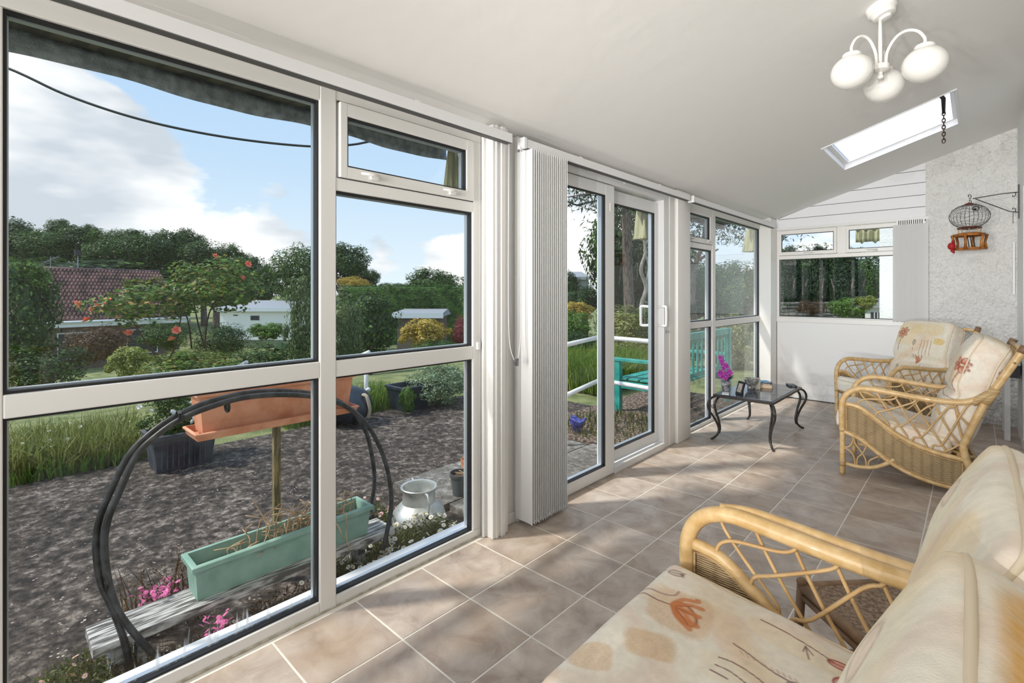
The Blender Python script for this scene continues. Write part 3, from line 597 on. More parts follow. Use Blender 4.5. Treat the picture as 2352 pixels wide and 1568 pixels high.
wr = build('wall_right', G().box(XH, XH+.12, Y0-.1, YE+.2, 0, 3.0), M['wall']); wr['kind'] = 'structure'
build('architrave', G().bbox(XH-.012, XH, 5.72, 5.80, .1, 2.15, b=.004), M['upvc2'], wr)
wb = build('wall_rear', G().box(-1.99, XH+.12, Y0-.22, Y0-.1, -.1, .5).box(-1.99, XH+.12, Y0-.22, Y0-.1, 2.3, 3.0).box(.15, XH+.12, Y0-.22, Y0-.1, .5, 2.3).box(-1.99, -1.85, Y0-.22, Y0-.1, .5, 2.3), M['wall']); wb['kind'] = 'structure'
tr5 = build('trim_5', G().box(XW-.06, XW+.012, Y0, YE, 2.155, 2.20), M['upvc2']); tr5['kind'] = 'structure'
# head tracks of the vertical blinds
def track(label, y0, y1, nb):
    x = -1.795; t = thing('blind_track', label, 'blind track', (x, y0, 2.10), group=None)
    build('head_rail', G().bbox(x-.022, x+.022, y0, y1, 2.078, 2.125, b=.003), M['track'], t, world=True)
    build('rail_slot', G().box(x-.016, x+.016, y0+.004, y1-.004, 2.0745, 2.0785), M['trackgap'], t, world=True)
    build('end_cap', G().bbox(x-.026, x+.026, y0-.012, y0+.012, 2.072, 2.13, b=.003), M['track'], t, world=True)
    for k in range(nb):
        y = y0+(k+.5)*(y1-y0)/nb; build('bracket', G().bbox(x-.024, x+.018, y-.012, y+.012, 2.120, 2.132, b=.002), M['track'], t, world=True)
    return t
track('long white blind track above the large left windows', -1.7, 1.90, 3)
track('white blind track above the sliding door', 2.0, 4.12, 2)
track('white blind track above the far corner windows', 4.20, 6.60, 2)
# vertical blinds
def slat_mesh(w, h, gap=.0):
    g = G(); n = 4
    for i in range(n+1):
        u = -w/2+w*i/n; c = .004*math.cos(PI*u/w)
        for z in (0, h): g.v += [(u, c, z), (u, c-.0012, z)]
    for i in range(n):
        a = i*4; b = a+4; g.f += [(a, b, b+2, a+2), (a+1, a+3, b+3, b+1), (a, a+1, b+1, b), (a+2, b+2, b+3, a+3)]
    g.f += [(0, 2, 3, 1), (n*4, n*4+1, n*4+3, n*4+2)]
    me = bpy.data.meshes.new('slat'); me.from_pydata(g.v, [], g.f); me.materials.append(M['slat']); return me
def blind(label, loc, n, step, w, h, rz, jit, chain=True):
    t = thing('vertical_blind', label, 'blind', loc); me = slat_mesh(w, h)
    wtm = None
    for k in range(n):
        o = link('slat', me, None, t); dx, dy = step; o.location = (dx*k, dy*k, 0); o.rotation_euler = (0, 0, rz+random.uniform(-jit, jit))
    g = G()
    for k in range(n):
        g.box(step[0]*k-.012, step[0]*k+.012, step[1]*k-.003, step[1]*k+.003, h, h+.045)
    build('hangers', g, M['chain'], t)
    if chain:
        g = G()
        for side in (-1, 1):
            for k in range(n):
                cx, cy = step[0]*k, step[1]*k; ox = side*w*.42*math.cos(rz); oy = side*w*.42*math.sin(rz)
                P = [(cx+ox, cy+oy, .02), (cx+ox+random.uniform(-.008, .008), cy+oy+.006, -.008+random.uniform(-.004, .002)), (cx+ox+step[0], cy+oy+step[1], .02)]
                g.tube(P, .0022, 4)
                for q in range(2): g.sphere((cx+ox+random.uniform(-.01, .01), cy+oy+random.uniform(-.004, .01), random.uniform(-.006, .02)), .004, 6, 4)
        o = build('bottom_chain', g, M['chain'], t, True); o['kind'] = 'stuff'
    return t
blind('thick stack of white vertical blind slats drawn back at the sliding door', (-1.815, 2.035, .028), 18, (0, .0185), .127, 2.045, 0.0, .012)
bars(tr1, 'post_moulding', [(-1.835, -1.828, 1.835, 1.850, 0, 2.17), (-1.835, -1.824, 1.87, 1.90, 0, 2.17)], b=.002)
blind('white vertical blind slats gathered at the right of the end window', (-.60, YE-.06, .985), 13, (.0175, 0), .089, 1.03, .42, .03)
cd = thing('pull_cord', 'pair of thin white blind cords looped beside the post', 'cord', (-1.79, 1.93, .95))
g = G(); g.tube(spline([(.0, -.04, 1.14), (.0, -.045, .5), (.0, -.04, .12), (.01, -.02, .0), (.01, .01, -.02)], 5), .0022, 5); g.tube(spline([(0, .05, 1.13), (0, .05, .5), (.005, .045, .12), (.01, .02, -.01)], 5), .0022, 5); build('cord', g, M['chain'], cd, True)
build('cord_weight', G().bbox(.0, .016, -.012, .02, -.05, -.01, b=.003), M['glassware'], cd)
# small catch on the post
build('door_catch', G().bbox(-1.92, -1.905, 1.775, 1.795, .99, 1.03, b=.002), M['upvc2'], w2, world=True)

# ================================================================== CEILING LAMP
lx, ly = -.331, 2.95; lz = zc(lx)
cl = thing('ceiling_light', 'white three-arm ceiling light with opal glass globes', 'ceiling light', (lx, ly, lz))
tilt = Matrix.Rotation(-math.atan(SL), 3, 'Y')
g = G(); g.lathe([(0, -.075), (.022, -.073), (.028, -.062), (.045, -.058), (.052, -.04), (.060, -.034), (.062, -.0), (.0, 0)], (0, 0, 0), 28); g.v = [tuple(tilt @ Vector(v)) for v in g.v]; build('ceiling_rose', g, M['lampwhite'], cl, 'auto')
g = G(); g.tube([(0, 0, -.06), (0, 0, -.30)], .0085, 10); build('stem', g, M['lampwhite'], cl, True)
hz_ = 2.372-lz
g = G(); g.lathe([(0, .02), (.02, .018), (.036, .012), (.036, -.012), (.02, -.02), (.01, -.022), (.01, -.035), (.014, -.04), (.012, -.052), (.0, -.056)], (0, 0, hz_), 24); build('hub', g, M['lampwhite'], cl, 'auto')
for k, aa in enumerate((192, 315, 48)):
    a = math.radians(aa)+YAW; dx, dy = math.cos(a), math.sin(a); R = .165
    g = G(); P = [(dx*.022, dy*.022, hz_+.01), (dx*.028, dy*.028, hz_+.07), (dx*.06, dy*.06, hz_+.125), (dx*.10, dy*.10, hz_+.142), (dx*.14, dy*.14, hz_+.125), (dx*R, dy*R, hz_+.085), (dx*R, dy*R, hz_+.055)]
    ar = build('arm', g.tube(spline(P, 5), .007, 8), M['lampwhite'], cl, True)
    g = G(); g.lathe([(0, .062), (.012, .06), (.036, .052), (.040, .040), (.034, .036)], (dx*R, dy*R, hz_), 20); o = build('globe_gallery', g, M['lampwhite'], cl, True); o.parent = ar
    g = G(); g.sphere((dx*R, dy*R, hz_-.035), .086, 32, 20, .078); o = build('globe', g, M['globe'], cl, True); o.parent = ar

# ================================================================== PRINTED FABRIC
def paint(P, shapes, base=(.85, .78, .66)):
    # flat print of the cushion cloth: P (n,2) metres -> colours
    n = len(P); C = np.tile(np.array(base), (n, 1)); rs = np.random.RandomState(11)
    def blend(a, col): C[:] = C*(1-a[:, None])+np.array(col)*a[:, None]
    def sm(x): x = np.clip(x, 0, 1); return x*x*(3-2*x)
    x, y = P[:, 0], P[:, 1]
    n1 = .5+.5*np.sin(x*9+2*np.sin(y*7))*np.cos(y*8+1.5*np.sin(x*6)); n2 = .5+.5*np.sin(x*17+y*5+2*np.sin(y*13)); fine = .5+.5*np.sin(x*310+4*np.sin(y*90))*np.sin(y*270+3*np.sin(x*110))
    blend(sm((n1-.55)*2.5)*.60, (.82, .62, .36)); blend(sm((n2-.7)*3)*.38, (.80, .58, .46)); blend(sm((.35-n1)*3)*.35, (.89, .84, .75))
    for s in shapes:
        k = s[0]
        if k == 'patch':
            _, cx, cy, rx, ry, ang, col, al = s; c, q = math.cos(ang), math.sin(ang); u = ((x-cx)*c+(y-cy)*q)/rx; v = (-(x-cx)*q+(y-cy)*c)/ry
            d = (np.abs(u)**4+np.abs(v)**4)**.25; d += .12*(n2-.5)+.1*(fine-.5); blend(sm((1.08-d)*4)*al*(.65+.35*fine), col)
        elif k == 'ell':
            _, cx, cy, rx, ry, ang, col, al = s; c, q = math.cos(ang), math.sin(ang); u = ((x-cx)*c+(y-cy)*q)/rx; v = (-(x-cx)*q+(y-cy)*c)/ry
            d = np.sqrt(u*u+v*v); blend(sm((1.05-d)*7)*al*(.75+.25*np.cos(v*7)), col); blend(np.exp(-((d-1)/.12)**2)*al, tuple(t*.5 for t in col))
        else:
            _, pts, w, col, al = s; pts = [np.array(p[:2]) for p in spline([(a, b, 0) for a, b in pts], 4)] if len(pts) > 2 else [np.array(p) for p in pts]
            pts = [np.array((p[0], p[1])) for p in pts]; D = np.full(n, 9.)
            for a, b in zip(pts[:-1], pts[1:]):
                ab = b-a; t = np.clip(((P-a)@ab)/max(ab@ab, 1e-9), 0, 1); D = np.minimum(D, np.linalg.norm(P-(a+t[:, None]*ab), axis=1))
            blend(sm((w*1.4-D)/(w*.8))*al, col)
    return C
def tulip(cx, cy, ang, s, col=(.60, .20, .07)):
    out = []; c, q = math.cos(ang), math.sin(ang)
    def T(u, v): return (cx+(u*c-v*q)*s, cy+(u*q+v*c)*s)
    out.append(('ell', *T(.45, 0), .55*s, .33*s, ang, col, .75))
    for v, e in ((-.32, -.75), (-.12, -.25), (.12, .28), (.34, .8)): out.append(('line', [T(.1, v*.5), T(.6, v*1.25), T(1.25, e)], .075*s, tuple(t*.85 for t in col), .9))
    out.append(('line', [T(0, 0), T(-.9, .06), T(-2.3, .35)], .022*s, (.25, .12, .10), .9)); out.append(('line', [T(-2.3, .35), T(-1.2, .75), T(-.2, .8)], .03*s, (.38, .22, .2), .8))
    return out
def poppy(cx, cy, ang, s, stem=3.0):
    c, q = math.cos(ang), math.sin(ang)
    def T(u, v): return (cx+(u*c-v*q)*s, cy+(u*q+v*c)*s)
    o = [('ell', cx, cy, s*.75, s*.5, ang, (.36, .27, .24), .8), ('line', [T(-.7, 0), T(-stem*.6, .25), T(-stem, .2)], .05*s, (.28, .16, .14), .85)]
    for v in (-.5, -.2, .1, .4): o.append(('line', [T(.7, v*.6), T(1.05, v)], .05*s, (.28, .18, .16), .9))
    return o
def flower(cx, cy, s, col=(.55, .13, .07)):
    return [('ell', cx+s*.62*math.cos(a), cy+s*.62*math.sin(a), s*.45, s*.27, a, col, .8) for a in [i*2*PI/7 for i in range(7)]]+[('line', [(cx, cy-s), (cx+s*.2, cy-s*2.4), (cx+s*.1, cy-s*3.4)], s*.06, (.28, .17, .12), .9)]
def fabricmat():
    m = bpy.data.materials.new('printed_cushion_cloth'); m.use_nodes = True; nt = m.node_tree; b = nt.nodes['Principled BSDF']; N = nt.nodes.new; L = nt.links.new
    a = N('ShaderNodeAttribute'); a.attribute_name = 'print'; tc = N('ShaderNodeTexCoord'); n = N('ShaderNodeTexNoise'); n.inputs['Scale'].default_value = 45; n.inputs['Detail'].default_value = 6; L(tc.outputs['Object'], n.inputs[0])
    mr = N('ShaderNodeMapRange'); L(n.outputs[0], mr.inputs[0]); mr.inputs[1].default_value = .3; mr.inputs[2].default_value = .7; mr.inputs[3].default_value = .93; mr.inputs[4].default_value = 1.05
    h = N('ShaderNodeHueSaturation'); L(mr.outputs[0], h.inputs['Value']); L(a.outputs['Color'], h.inputs['Color']); L(h.outputs[0], b.inputs['Base Color'])
    b.inputs['Roughness'].default_value = .85; b.inputs['Specular IOR Level'].default_value = .2
    n3 = N('ShaderNodeTexNoise'); n3.inputs['Scale'].default_value = 350; L(tc.outputs['Object'], n3.inputs[0]); bp = N('ShaderNodeBump'); bp.inputs['Strength'].default_value = .25; bp.inputs['Distance'].default_value = .002; L(n3.outputs[0], bp.inputs['Height'])
    n4 = N('ShaderNodeTexNoise'); n4.inputs['Scale'].default_value = 7; n4.inputs['Detail'].default_value = 2; L(tc.outputs['Object'], n4.inputs[0]); b2 = N('ShaderNodeBump'); b2.inputs['Strength'].default_value = .35; b2.inputs['Distance'].default_value = .02; L(n4.outputs[0], b2.inputs['Height']); L(bp.outputs[0], b2.inputs['Normal']); L(b2.outputs[0], b.inputs['Normal']); return m
M['fabric'] = fabricmat()
def cushion(name, parent, dims, nn, radius, puff, fmap, shapes, pc, prad=.0052, ck=.035, ce=7):
    """rounded box grid dims (a,b,c) centred; puff on +-c faces; fmap: (n,3)->(n,3); pc: local -> print coords"""
    A, B, Cc = dims; na, nb, nc = nn; V = []; F = []
    def face(o, du, dv, nu, nv, flip):
        u = np.linspace(-1, 1, nu+1); v = np.linspace(-1, 1, nv+1); U, W = np.meshgrid(u, v, indexing='ij'); P = np.array(o)[None]+U.ravel()[:, None]*np.array(du)[None]+W.ravel()[:, None]*np.array(dv)[None]
        b = sum(len(x) for x in V); V.append(P)
        i, j = np.meshgrid(np.arange(nu), np.arange(nv), indexing='ij'); i = i.ravel(); j = j.ravel(); a = b+i*(nv+1)+j; q = np.stack([a, a+nv+1, a+nv+2, a+1], 1)
        F.append(q[:, ::-1] if flip else q)
    face((0, 0, 1), (1, 0, 0), (0, 1, 0), na, nb, False); face((0, 0, -1), (1, 0, 0), (0, 1, 0), na, nb, True)
    face((1, 0, 0), (0, 1, 0), (0, 0, 1), nb, nc, False); face((-1, 0, 0), (0, 1, 0), (0, 0, 1), nb, nc, True)
    face((0, 1, 0), (1, 0, 0), (0, 0, 1), na, nc, True); face((0, -1, 0), (1, 0, 0), (0, 0, 1), na, nc, False)
    P = np.concatenate(V); Fq = np.concatenate(F); H = np.array([A/2, B/2, Cc/2]); X = P*H
    inner = np.clip(X, -(H-radius), H-radius); d = X-inner; L = np.linalg.norm(d, axis=1, keepdims=True); X = inner+np.where(L > 1e-9, d/np.maximum(L, 1e-9)*np.minimum(L, radius), 0)
    def tuck(Z):
        w_ = np.abs(Z[:, 0]/(A/2))**ce*np.abs(Z[:, 1]/(B/2))**ce; Z[:, 0] *= 1-ck*w_; Z[:, 1] *= 1-ck*w_; return Z
    X = tuck(X); q = (1-P[:, 0]**2)*(1-P[:, 1]**2); X[:, 2] += puff*np.sqrt(np.clip(q, 0, 1))*np.sign(P[:, 2])*np.abs(P[:, 2])
    X[:, 2] += .004*np.sin(X[:, 0]*23+1)*np.sin(X[:, 1]*19+2)
    Y = fmap(X.copy()); me = bpy.data.meshes.new(name); n = len(Y); me.vertices.add(n); me.vertices.foreach_set('co', Y.astype(np.float32).ravel()); m = len(Fq)
    me.loops.add(m*4); me.loops.foreach_set('vertex_index', Fq.astype(np.int32).ravel()); me.polygons.add(m); me.polygons.foreach_set('loop_start', np.arange(0, m*4, 4, dtype=np.int32)); me.polygons.foreach_set('loop_total', np.full(m, 4, dtype=np.int32))
    me.update(calc_edges=True)
    col = paint(pc(X), shapes); at_ = me.color_attributes.new('print', 'FLOAT_COLOR', 'POINT'); at_.data.foreach_set('color', np.concatenate([col, np.ones((n, 1))], 1).astype(np.float32).ravel())
    bm = bmesh.new(); bm.from_mesh(me); bmesh.ops.remove_doubles(bm, verts=bm.verts[:], dist=.0004); bmesh.ops.recalc_face_normals(bm, faces=bm.faces[:]); bm.to_mesh(me); bm.free()
    me.polygons.foreach_set('use_smooth', [True]*len(me.polygons)); o = link(name, me, M['fabric'], parent)
    # piping round both rims
    g = G()
    for sgn in (1, -1):
        w = .93; loop = []
        for (a, b) in [(-1, -1), (1, -1), (1, 1), (-1, 1)]:
            ca, cb = a*(A/2-radius), b*(B/2-radius)
            st = {(-1, -1): PI, (1, -1): 1.5*PI, (1, 1): 0, (-1, 1): .5*PI}[(a, b)]
            for k in range(9):
                t = st+k*PI/16; loop.append((ca+radius*.72*math.cos(t), cb+radius*.72*math.sin(t), sgn*(Cc/2-radius+radius*.72)))
        dense = [Vector(p) for p in loop]; dense2 = []
        for i, p in enumerate(dense):
            qn = dense[(i+1) % len(dense)]; k = max(1, int((qn-p).length/.04))
            for j in range(k): dense2.append(p+(qn-p)*j/k)
        Q = fmap(tuck(np.array([tuple(p) for p in dense2]))); g.tube([tuple(p) for p in Q], prad, 6, closed=True)
    pp = build('piping', g, M['piping'], o, True)
    return o
# ================================================================== RATTAN SEATING
def wickermat():
    m = bpy.data.materials.new('woven_rattan'); m.use_nodes = True; nt = m.node_tree; b = nt.nodes['Principled BSDF']; N = nt.nodes.new; L = nt.links.new
    tc = N('ShaderNodeTexCoord'); sp = N('ShaderNodeSeparateXYZ'); L(tc.outputs['Object'], sp.inputs[0])
    def mt(op, a, b_=None):
        k = N('ShaderNodeMath'); k.operation = op
        for i, v in enumerate((a, b_)):
            if v is None: continue
            if isinstance(v, (int, float)): k.inputs[i].default_value = v
            else: L(v, k.inputs[i])
        return k.outputs[0]
    sx = mt('SINE', mt('MULTIPLY', sp.outputs[0], 2*PI/.05)); sz = mt('SINE', mt('MULTIPLY', sp.outputs[2], 2*PI/.013)); pr = mt('MULTIPLY', sx, sz); rows = mt('ABSOLUTE', mt('SINE', mt('MULTIPLY', sp.outputs[2], PI/.0065)))
    hgt = mt('ADD', mt('MULTIPLY', pr, .5), rows)
    r = N('ShaderNodeValToRGB'); L(mt('MULTIPLY', mt('ADD', hgt, .5), .5), r.inputs[0]); e = r.color_ramp.elements; e[0].position = .1; e[0].color = (.09, .055, .025, 1); e[1].position = .70; e[1].color = (.68, .50, .28, 1); k = e.new(.40); k.color = (.42, .29, .15, 1)
    mx = N('ShaderNodeMixRGB'); mx.blend_type = 'MULTIPLY'; mx.inputs[0].default_value = .5; st = N('ShaderNodeValToRGB'); L(mt('MULTIPLY', mt('ADD', sx, 1), .5), st.inputs[0]); st.color_ramp.elements[0].color = (.62, .58, .52, 1); L(r.outputs[0], mx.inputs[1]); L(st.outputs[0], mx.inputs[2])
    L(mx.outputs[0], b.inputs['Base Color']); b.inputs['Roughness'].default_value = .5
    bp = N('ShaderNodeBump'); bp.inputs['Strength'].default_value = .9; bp.inputs['Distance'].default_value = .004; L(hgt, bp.inputs['Height']); L(bp.outputs[0], b.inputs['Normal']); return m
M['wicker'] = wickermat()
UP = [(.02, .50), (.10, .487), (.19, .425), (.28, .352), (.38, .295), (.50, .258), (.66, .235)]
LO = [(.0, .305), (.10, .268), (.19, .20), (.28, .135), (.38, .088), (.50, .058), (.66, .045)]
def curve2(pts, n=5): return [(p.x, p.z) for p in spline([(a, 0, b) for a, b in pts], n)]
UPc, LOc = curve2(UP), curve2(LO)
def lerpc(c, s):
    for (a, b), (a2, b2) in zip(c[:-1], c[1:]):
        if a <= s <= a2+1e-9: return b+(b2-b)*(s-a)/max(a2-a, 1e-9)
    return c[0][1] if s < c[0][0] else c[-1][1]
CH_MESH = {}
def side_parts(parent, y, R=.017, out=-1, key=None):
    """one side of a rattan seat in the plane y; s runs from front foot backwards (local x = s-.4)"""
    X = lambda s: s-.4
    def tub(pts, r, nm, m='cane', n=10, k=5, par=None, ycurve=None):
        P = spline([(X(a), y if ycurve is None else ycurve[i], b) for i, (a, b) in enumerate(pts)], k); return build(nm, G().tube(P, r, n), M[m], par or parent, True)
    leg = tub([(0, 0), (0, .15), (0, .305)], R, 'leg')
    for za, zb in ((.30, .335), (.055, .095)): build('leg_binding', G().tube([(X(0), y, za), (X(0), y, zb)], R*1.12, 10), M['canewrap'], leg, True)
    arm = tub([(0, .305), (-.003, .42), (.0, .51), (.03, .575), (.085, .612), (.15, .623), (.28, .612), (.42, .598), (.56, .592), (.67, .61), (.76, .672)], R*1.15, 'arm')
    if key == 'sofa':
        o = tub([(.10, .626), (.18, .632), (.32, .62), (.48, .606), (.62, .606), (.70, .635)], R*1.0, 'arm_second_cane', ycurve=[y+out*R*a for a in (.3, 1.2, 1.6, 1.6, 1.4, .8)], par=arm)
    post = tub([(.80, 0), (.715, .10), (.665, .20), (.64, .30), (.655, .38), (.74, .62), (.80, .74), (.905, .955)], R*1.25, 'back_post')
    g = G(); g.tube([(X(.735), y, .605), (X(.785), y, .705)], R*1.6, 10); g.tube(spline([(X(.68), y, .60), (X(.74), y-.012, .66), (X(.79), y, .69)], 4), R*1.25, 8); o = build('arm_binding', g, M['canewrap'], post, True)
    g = G(); g.tube([(X(.893), y, .93), (X(.912), y, .972)], R*1.3, 10); build('post_cap', g, M['canedark'], post, True)
    for s_, z_ in ((.66, .33), (.67, .19), (.865, .87)): build('dowel', G().sphere((X(s_), y+out*R*1.2, z_), .007, 8, 5), M['canedark'], post, True)
    up = tub(UP, R*.9, 'upper_rail'); lo = tub(LO, R*.85, 'lower_rail')
    tub([(.02, .075), (.10, .07), (.18, .085), (.25, .125), (.295, .165)], R*.8, 'front_stretcher')
    # wicker panel
    pn = build('wicker_panel', panel_geo(X, y, .008), M['wicker'], parent, True)
    g = G(); off = .02
    loop = [(s_, lerpc(UPc, s_)-off) for s_ in np.linspace(.025, .635, 24)]+[(s_, lerpc(LOc, s_)+off) for s_ in np.linspace(.635, .025, 24)]
    for dy in (-.008, .008): g.tube([(X(a), y+dy, b) for a, b in loop], .0045, 6, closed=True)
    build('panel_edging', g, M['canewrap'], pn, True)
    # lattice of thin canes between arm and rail
    ARMc = curve2([(-.003, .42), (.0, .51), (.03, .575), (.085, .612), (.15, .623), (.28, .612), (.42, .598), (.56, .592), (.67, .61), (.76, .672)], 5)
    def armz(s): return lerpc([c for c in ARMc if True], s) if s > 0 else .5
    g = G(); r2 = .0058
    n = 6
    for k in range(n):
        # forward leaning canes (arm -> rail further back), curling at their ends
        s0 = .10+k*.098; s1 = s0+.16
        if s1 > .66: s1 = .66
        z0 = armz(s0)-.008; z1 = lerpc(UPc, s1)+.012
        P = [(s0, z0), (s0+.012, z0-.035), (s0*.55+s1*.45, z0*.52+z1*.48), (s1-.006, z1+.03), (s1, z1)]
        g.tube(spline([(X(a), y+.005, b) for a, b in P], 4), r2, 6)
        # sweeping canes (rail -> arm further back)
        s0 = .09+k*.098; s1 = min(s0+.22, .70); z0 = lerpc(UPc, s0)+.012; z1 = armz(s1)-.01
        if k < 5:
            P = [(s0, z0), (s0+.015, z0+.03), (s0+.06, z0+.05), (s1-.05, z1-.045 if z1-z0 > .1 else z0+.06), (s1-.01, z1-.02), (s1, z1)]
            g.tube(spline([(X(a), y-.005, b) for a, b in P], 4), r2, 6)
    g.tube(spline([(X(.60), y, .60), (X(.615), y, .52), (X(.665), y, .45), (X(.66), y, .38), (X(.60), y, .31), (X(.55), y, .27)], 4), r2, 6)
    build('lattice', g, M['cane_thin'], parent, True)
    g = G()
    for P in ([(.01, .19), (.04, .20), (.06, .235), (.062, .275)], [(.01, .185), (.045, .17), (.07, .13), (.075, .075)], [(.065, .27), (.08, .22), (.11, .18), (.135, .13), (.14, .078)], [(.085, .075), (.09, .13), (.12, .17), (.145, .235)], [(.15, .08), (.155, .12), (.18, .145), (.21, .165)]):
        g.tube(spline([(X(a), y, b) for a, b in P], 4), .0055, 6)
    build('front_lattice', g, M['cane_thin'], parent, True)
def panel_geo(X, y, th):
    g = G(); n, m = 60, 14
    for sgn in (1, -1):
        b = len(g.v)
        for i in range(n+1):
            s_ = .012+.645*i/n; a, c = lerpc(LOc, s_), lerpc(UPc, s_)
            for j in range(m+1):
                z = a+(c-a)*j/m; g.v.append((X(s_), y+sgn*(th*.5+.0016*math.sin(s_*2*PI/.05)*(1 if j % 2 else -1)), z))
        for i in range(n):
            for j in range(m): q = b+i*(m+1)+j; g.f.append((q, q+m+1, q+m+2, q+1))
    return g
def seat_base(parent, y0, y1):
    X = lambda s: s-.4
    g = G()
    for s_, z_ in ((.02, .30), (.02, .37), (.02, .335), (.62, .24), (.70, .12)): g.tube([(X(s_), y0, z_), (X(s_), y1, z_)], .013, 8)
    k = 0
    ns = max(5, int((y1-y0)/.09))
    for k in range(1, ns): y = y0+(y1-y0)*k/ns; g.tube([(X(.02), y, .38), (X(.3), y, .325), (X(.63), y, .25)], .009, 6)
    build('seat_frame', g, M['cane'], parent, True)
    build('front_apron', G().box(X(.01), X(.022), y0+.01, y1-.01, .30, .37), M['wicker'], parent)
    g = G()
    for s_, z_ in ((.645, .33), (.80, .74), (.90, .945)): g.tube([(X(s_), y0, z_), (X(s_), y1, z_)], .014, 8)
    for k in range(1, ns): y = y0+(y1-y0)*k/ns; g.tube([(X(.65), y, .34), (X(.745), y, .62), (X(.90), y, .945)], .008, 6)
    build('back_frame', g, M['cane'], parent, True)
    g = G(); ym = (y0+y1)/2
    for (a, b) in ((y0, y1), (y1, y0)): g.tube([(X(.64), a, .26), (X(.70), (a+b)/2, .19), (X(.72), b, .10)], .010, 6)
    build('rear_brace', g, M['cane'], parent, True)
BC = [(.50, .335), (.53, .45), (.575, .60), (.62, .75), (.665, .89), (.72, 1.0)]
def back_map(yc, w, BCc=BC, t=.15, lump=1.0):
    cv = [(p.x, p.z) for p in spline([(a, 0, b) for a, b in BCc], 8)]
    L = [0]
    for a, b in zip(cv[:-1], cv[1:]): L.append(L[-1]+math.hypot(b[0]-a[0], b[1]-a[1]))
    L = np.array(L); cx = np.array([c[0] for c in cv]); cz = np.array([c[1] for c in cv]); tot = L[-1]
    dx = np.gradient(cx, L); dz = np.gradient(cz, L)
    def f(P):     # P: (height, width, thickness) centred; +thickness = front
        h = P[:, 0]+tot/2; hc = np.clip(h, 0, tot); X0 = np.interp(hc, L, cx); Z0 = np.interp(hc, L, cz); tx = np.interp(hc, L, dx); tz = np.interp(hc, L, dz); n = np.sqrt(tx*tx+tz*tz); tx /= n; tz /= n
        X0 = X0+(h-hc)*tx; Z0 = Z0+(h-hc)*tz
        ff = np.clip(P[:, 2]/(t/2), -1, 1); waist = .034*lump*np.exp(-((h-tot*.45)/.04)**2)*np.clip(ff, 0, 1)
        d = t/2-P[:, 2]+waist   # distance behind the front surface
        return np.stack([X0+d*tz-.4, P[:, 1]+yc, Z0-d*tx], 1)
    return f, tot
def wrap(w, t):    # unfolds the print round the side gussets
    def f(X):
        sgn = np.sign(X[:, 1]); k = np.clip((np.abs(X[:, 1])-(w/2-.03))/.03, 0, 1); k2 = np.clip((X[:, 0]-.25)/.03, 0, 1)
        return np.stack([X[:, 1]+sgn*k*np.clip(t/2-X[:, 2], 0, t), X[:, 0]+k2*np.clip(t/2-X[:, 2], 0, t)], 1)
    return f
def seat_map(yc, zf=.415, zr=.30):
    def f(P):     # P: (depth, width, thickness) ; depth 0 at s=.27
        s = P[:, 0]+.27; z = zf+(zr-zf)*np.clip((s+.05)/.65, 0, 1.2)+P[:, 2]-.06*np.clip(-(s+.0)/.06, 0, 1)**2
        return np.stack([s-.4, P[:, 1]+yc, z-.01], 1)
    return f
def armchair(name, label, loc, rz, w, sseat, sback, seed=0):
    t = thing(name, label, 'armchair', loc, rz)
    side_parts(t, -w/2, out=-1); side_parts(t, w/2, out=1); seat_base(t, -w/2, w/2)
    cw_ = w-.05
    cushion('seat_cushion', t, (.64, cw_, .12), (70, 60, 10), .035, .012, seat_map(0), sseat, lambda X: np.stack([X[:, 0], X[:, 1]], 1))
    f, tot = back_map(0, cw_); cushion('back_cushion', t, (tot+.06, cw_-.01, .16), (130, 110, 14), .045, .05, f, sback, wrap(cw_-.01, .15), ck=.10, ce=5)
    return t
sq = (.72, .50, .28)
common = [('patch', .1, .12, .13, .10, .1, (.80, .62, .38), .6), ('patch', -.15, -.2, .10, .12, .2, (.78, .55, .36), .55), ('patch', .18, -.22, .08, .09, 0, (.80, .58, .42), .5)]
# far armchair, facing the camera; print coords: u = across, v = up (u grows to local +y)
bk1 = [('patch', -.12, .22, .13, .12, .1, (.82, .66, .40), .8), ('patch', .05, .27, .16, .06, 0, (.80, .62, .30), .6), ('patch', .18, .05, .08, .13, 0, (.84, .78, .62), .6), ('patch', -.03, -.16, .15, .10, 0, (.80, .64, .44), .7), ('patch', .20, .16, .04, .03, 0, (.75, .50, .10), .8)]
bk1 = [tuple([s[0], -s[1]]+list(s[2:])) for s in bk1]
bk1 += flower(.17, .22, .055)+poppy(.02, .13, PI/2, .030, 5)+poppy(.08, -.14, PI/2, .028, 6)+poppy(.13, -.13, PI/2, .028, 6)+tulip(-.04, -.06, PI/2, .055)+poppy(-.16, -.2, PI/2, .03, 4)
for k in range(4): bk1.append(('line', [(-.05-.03*k, .16), (-.055-.03*k, .02)], .0025, (.45, .22, .10), .9))
for k in range(9): bk1.append(('line', [(.17-.016*k, .0), (.165-.016*k, -.04)], .0015, (.66, .50, .30), .7))
st1 = common+flower(-.18, .1, .06, (.70, .32, .25))+tulip(.05, -.1, .4, .06)
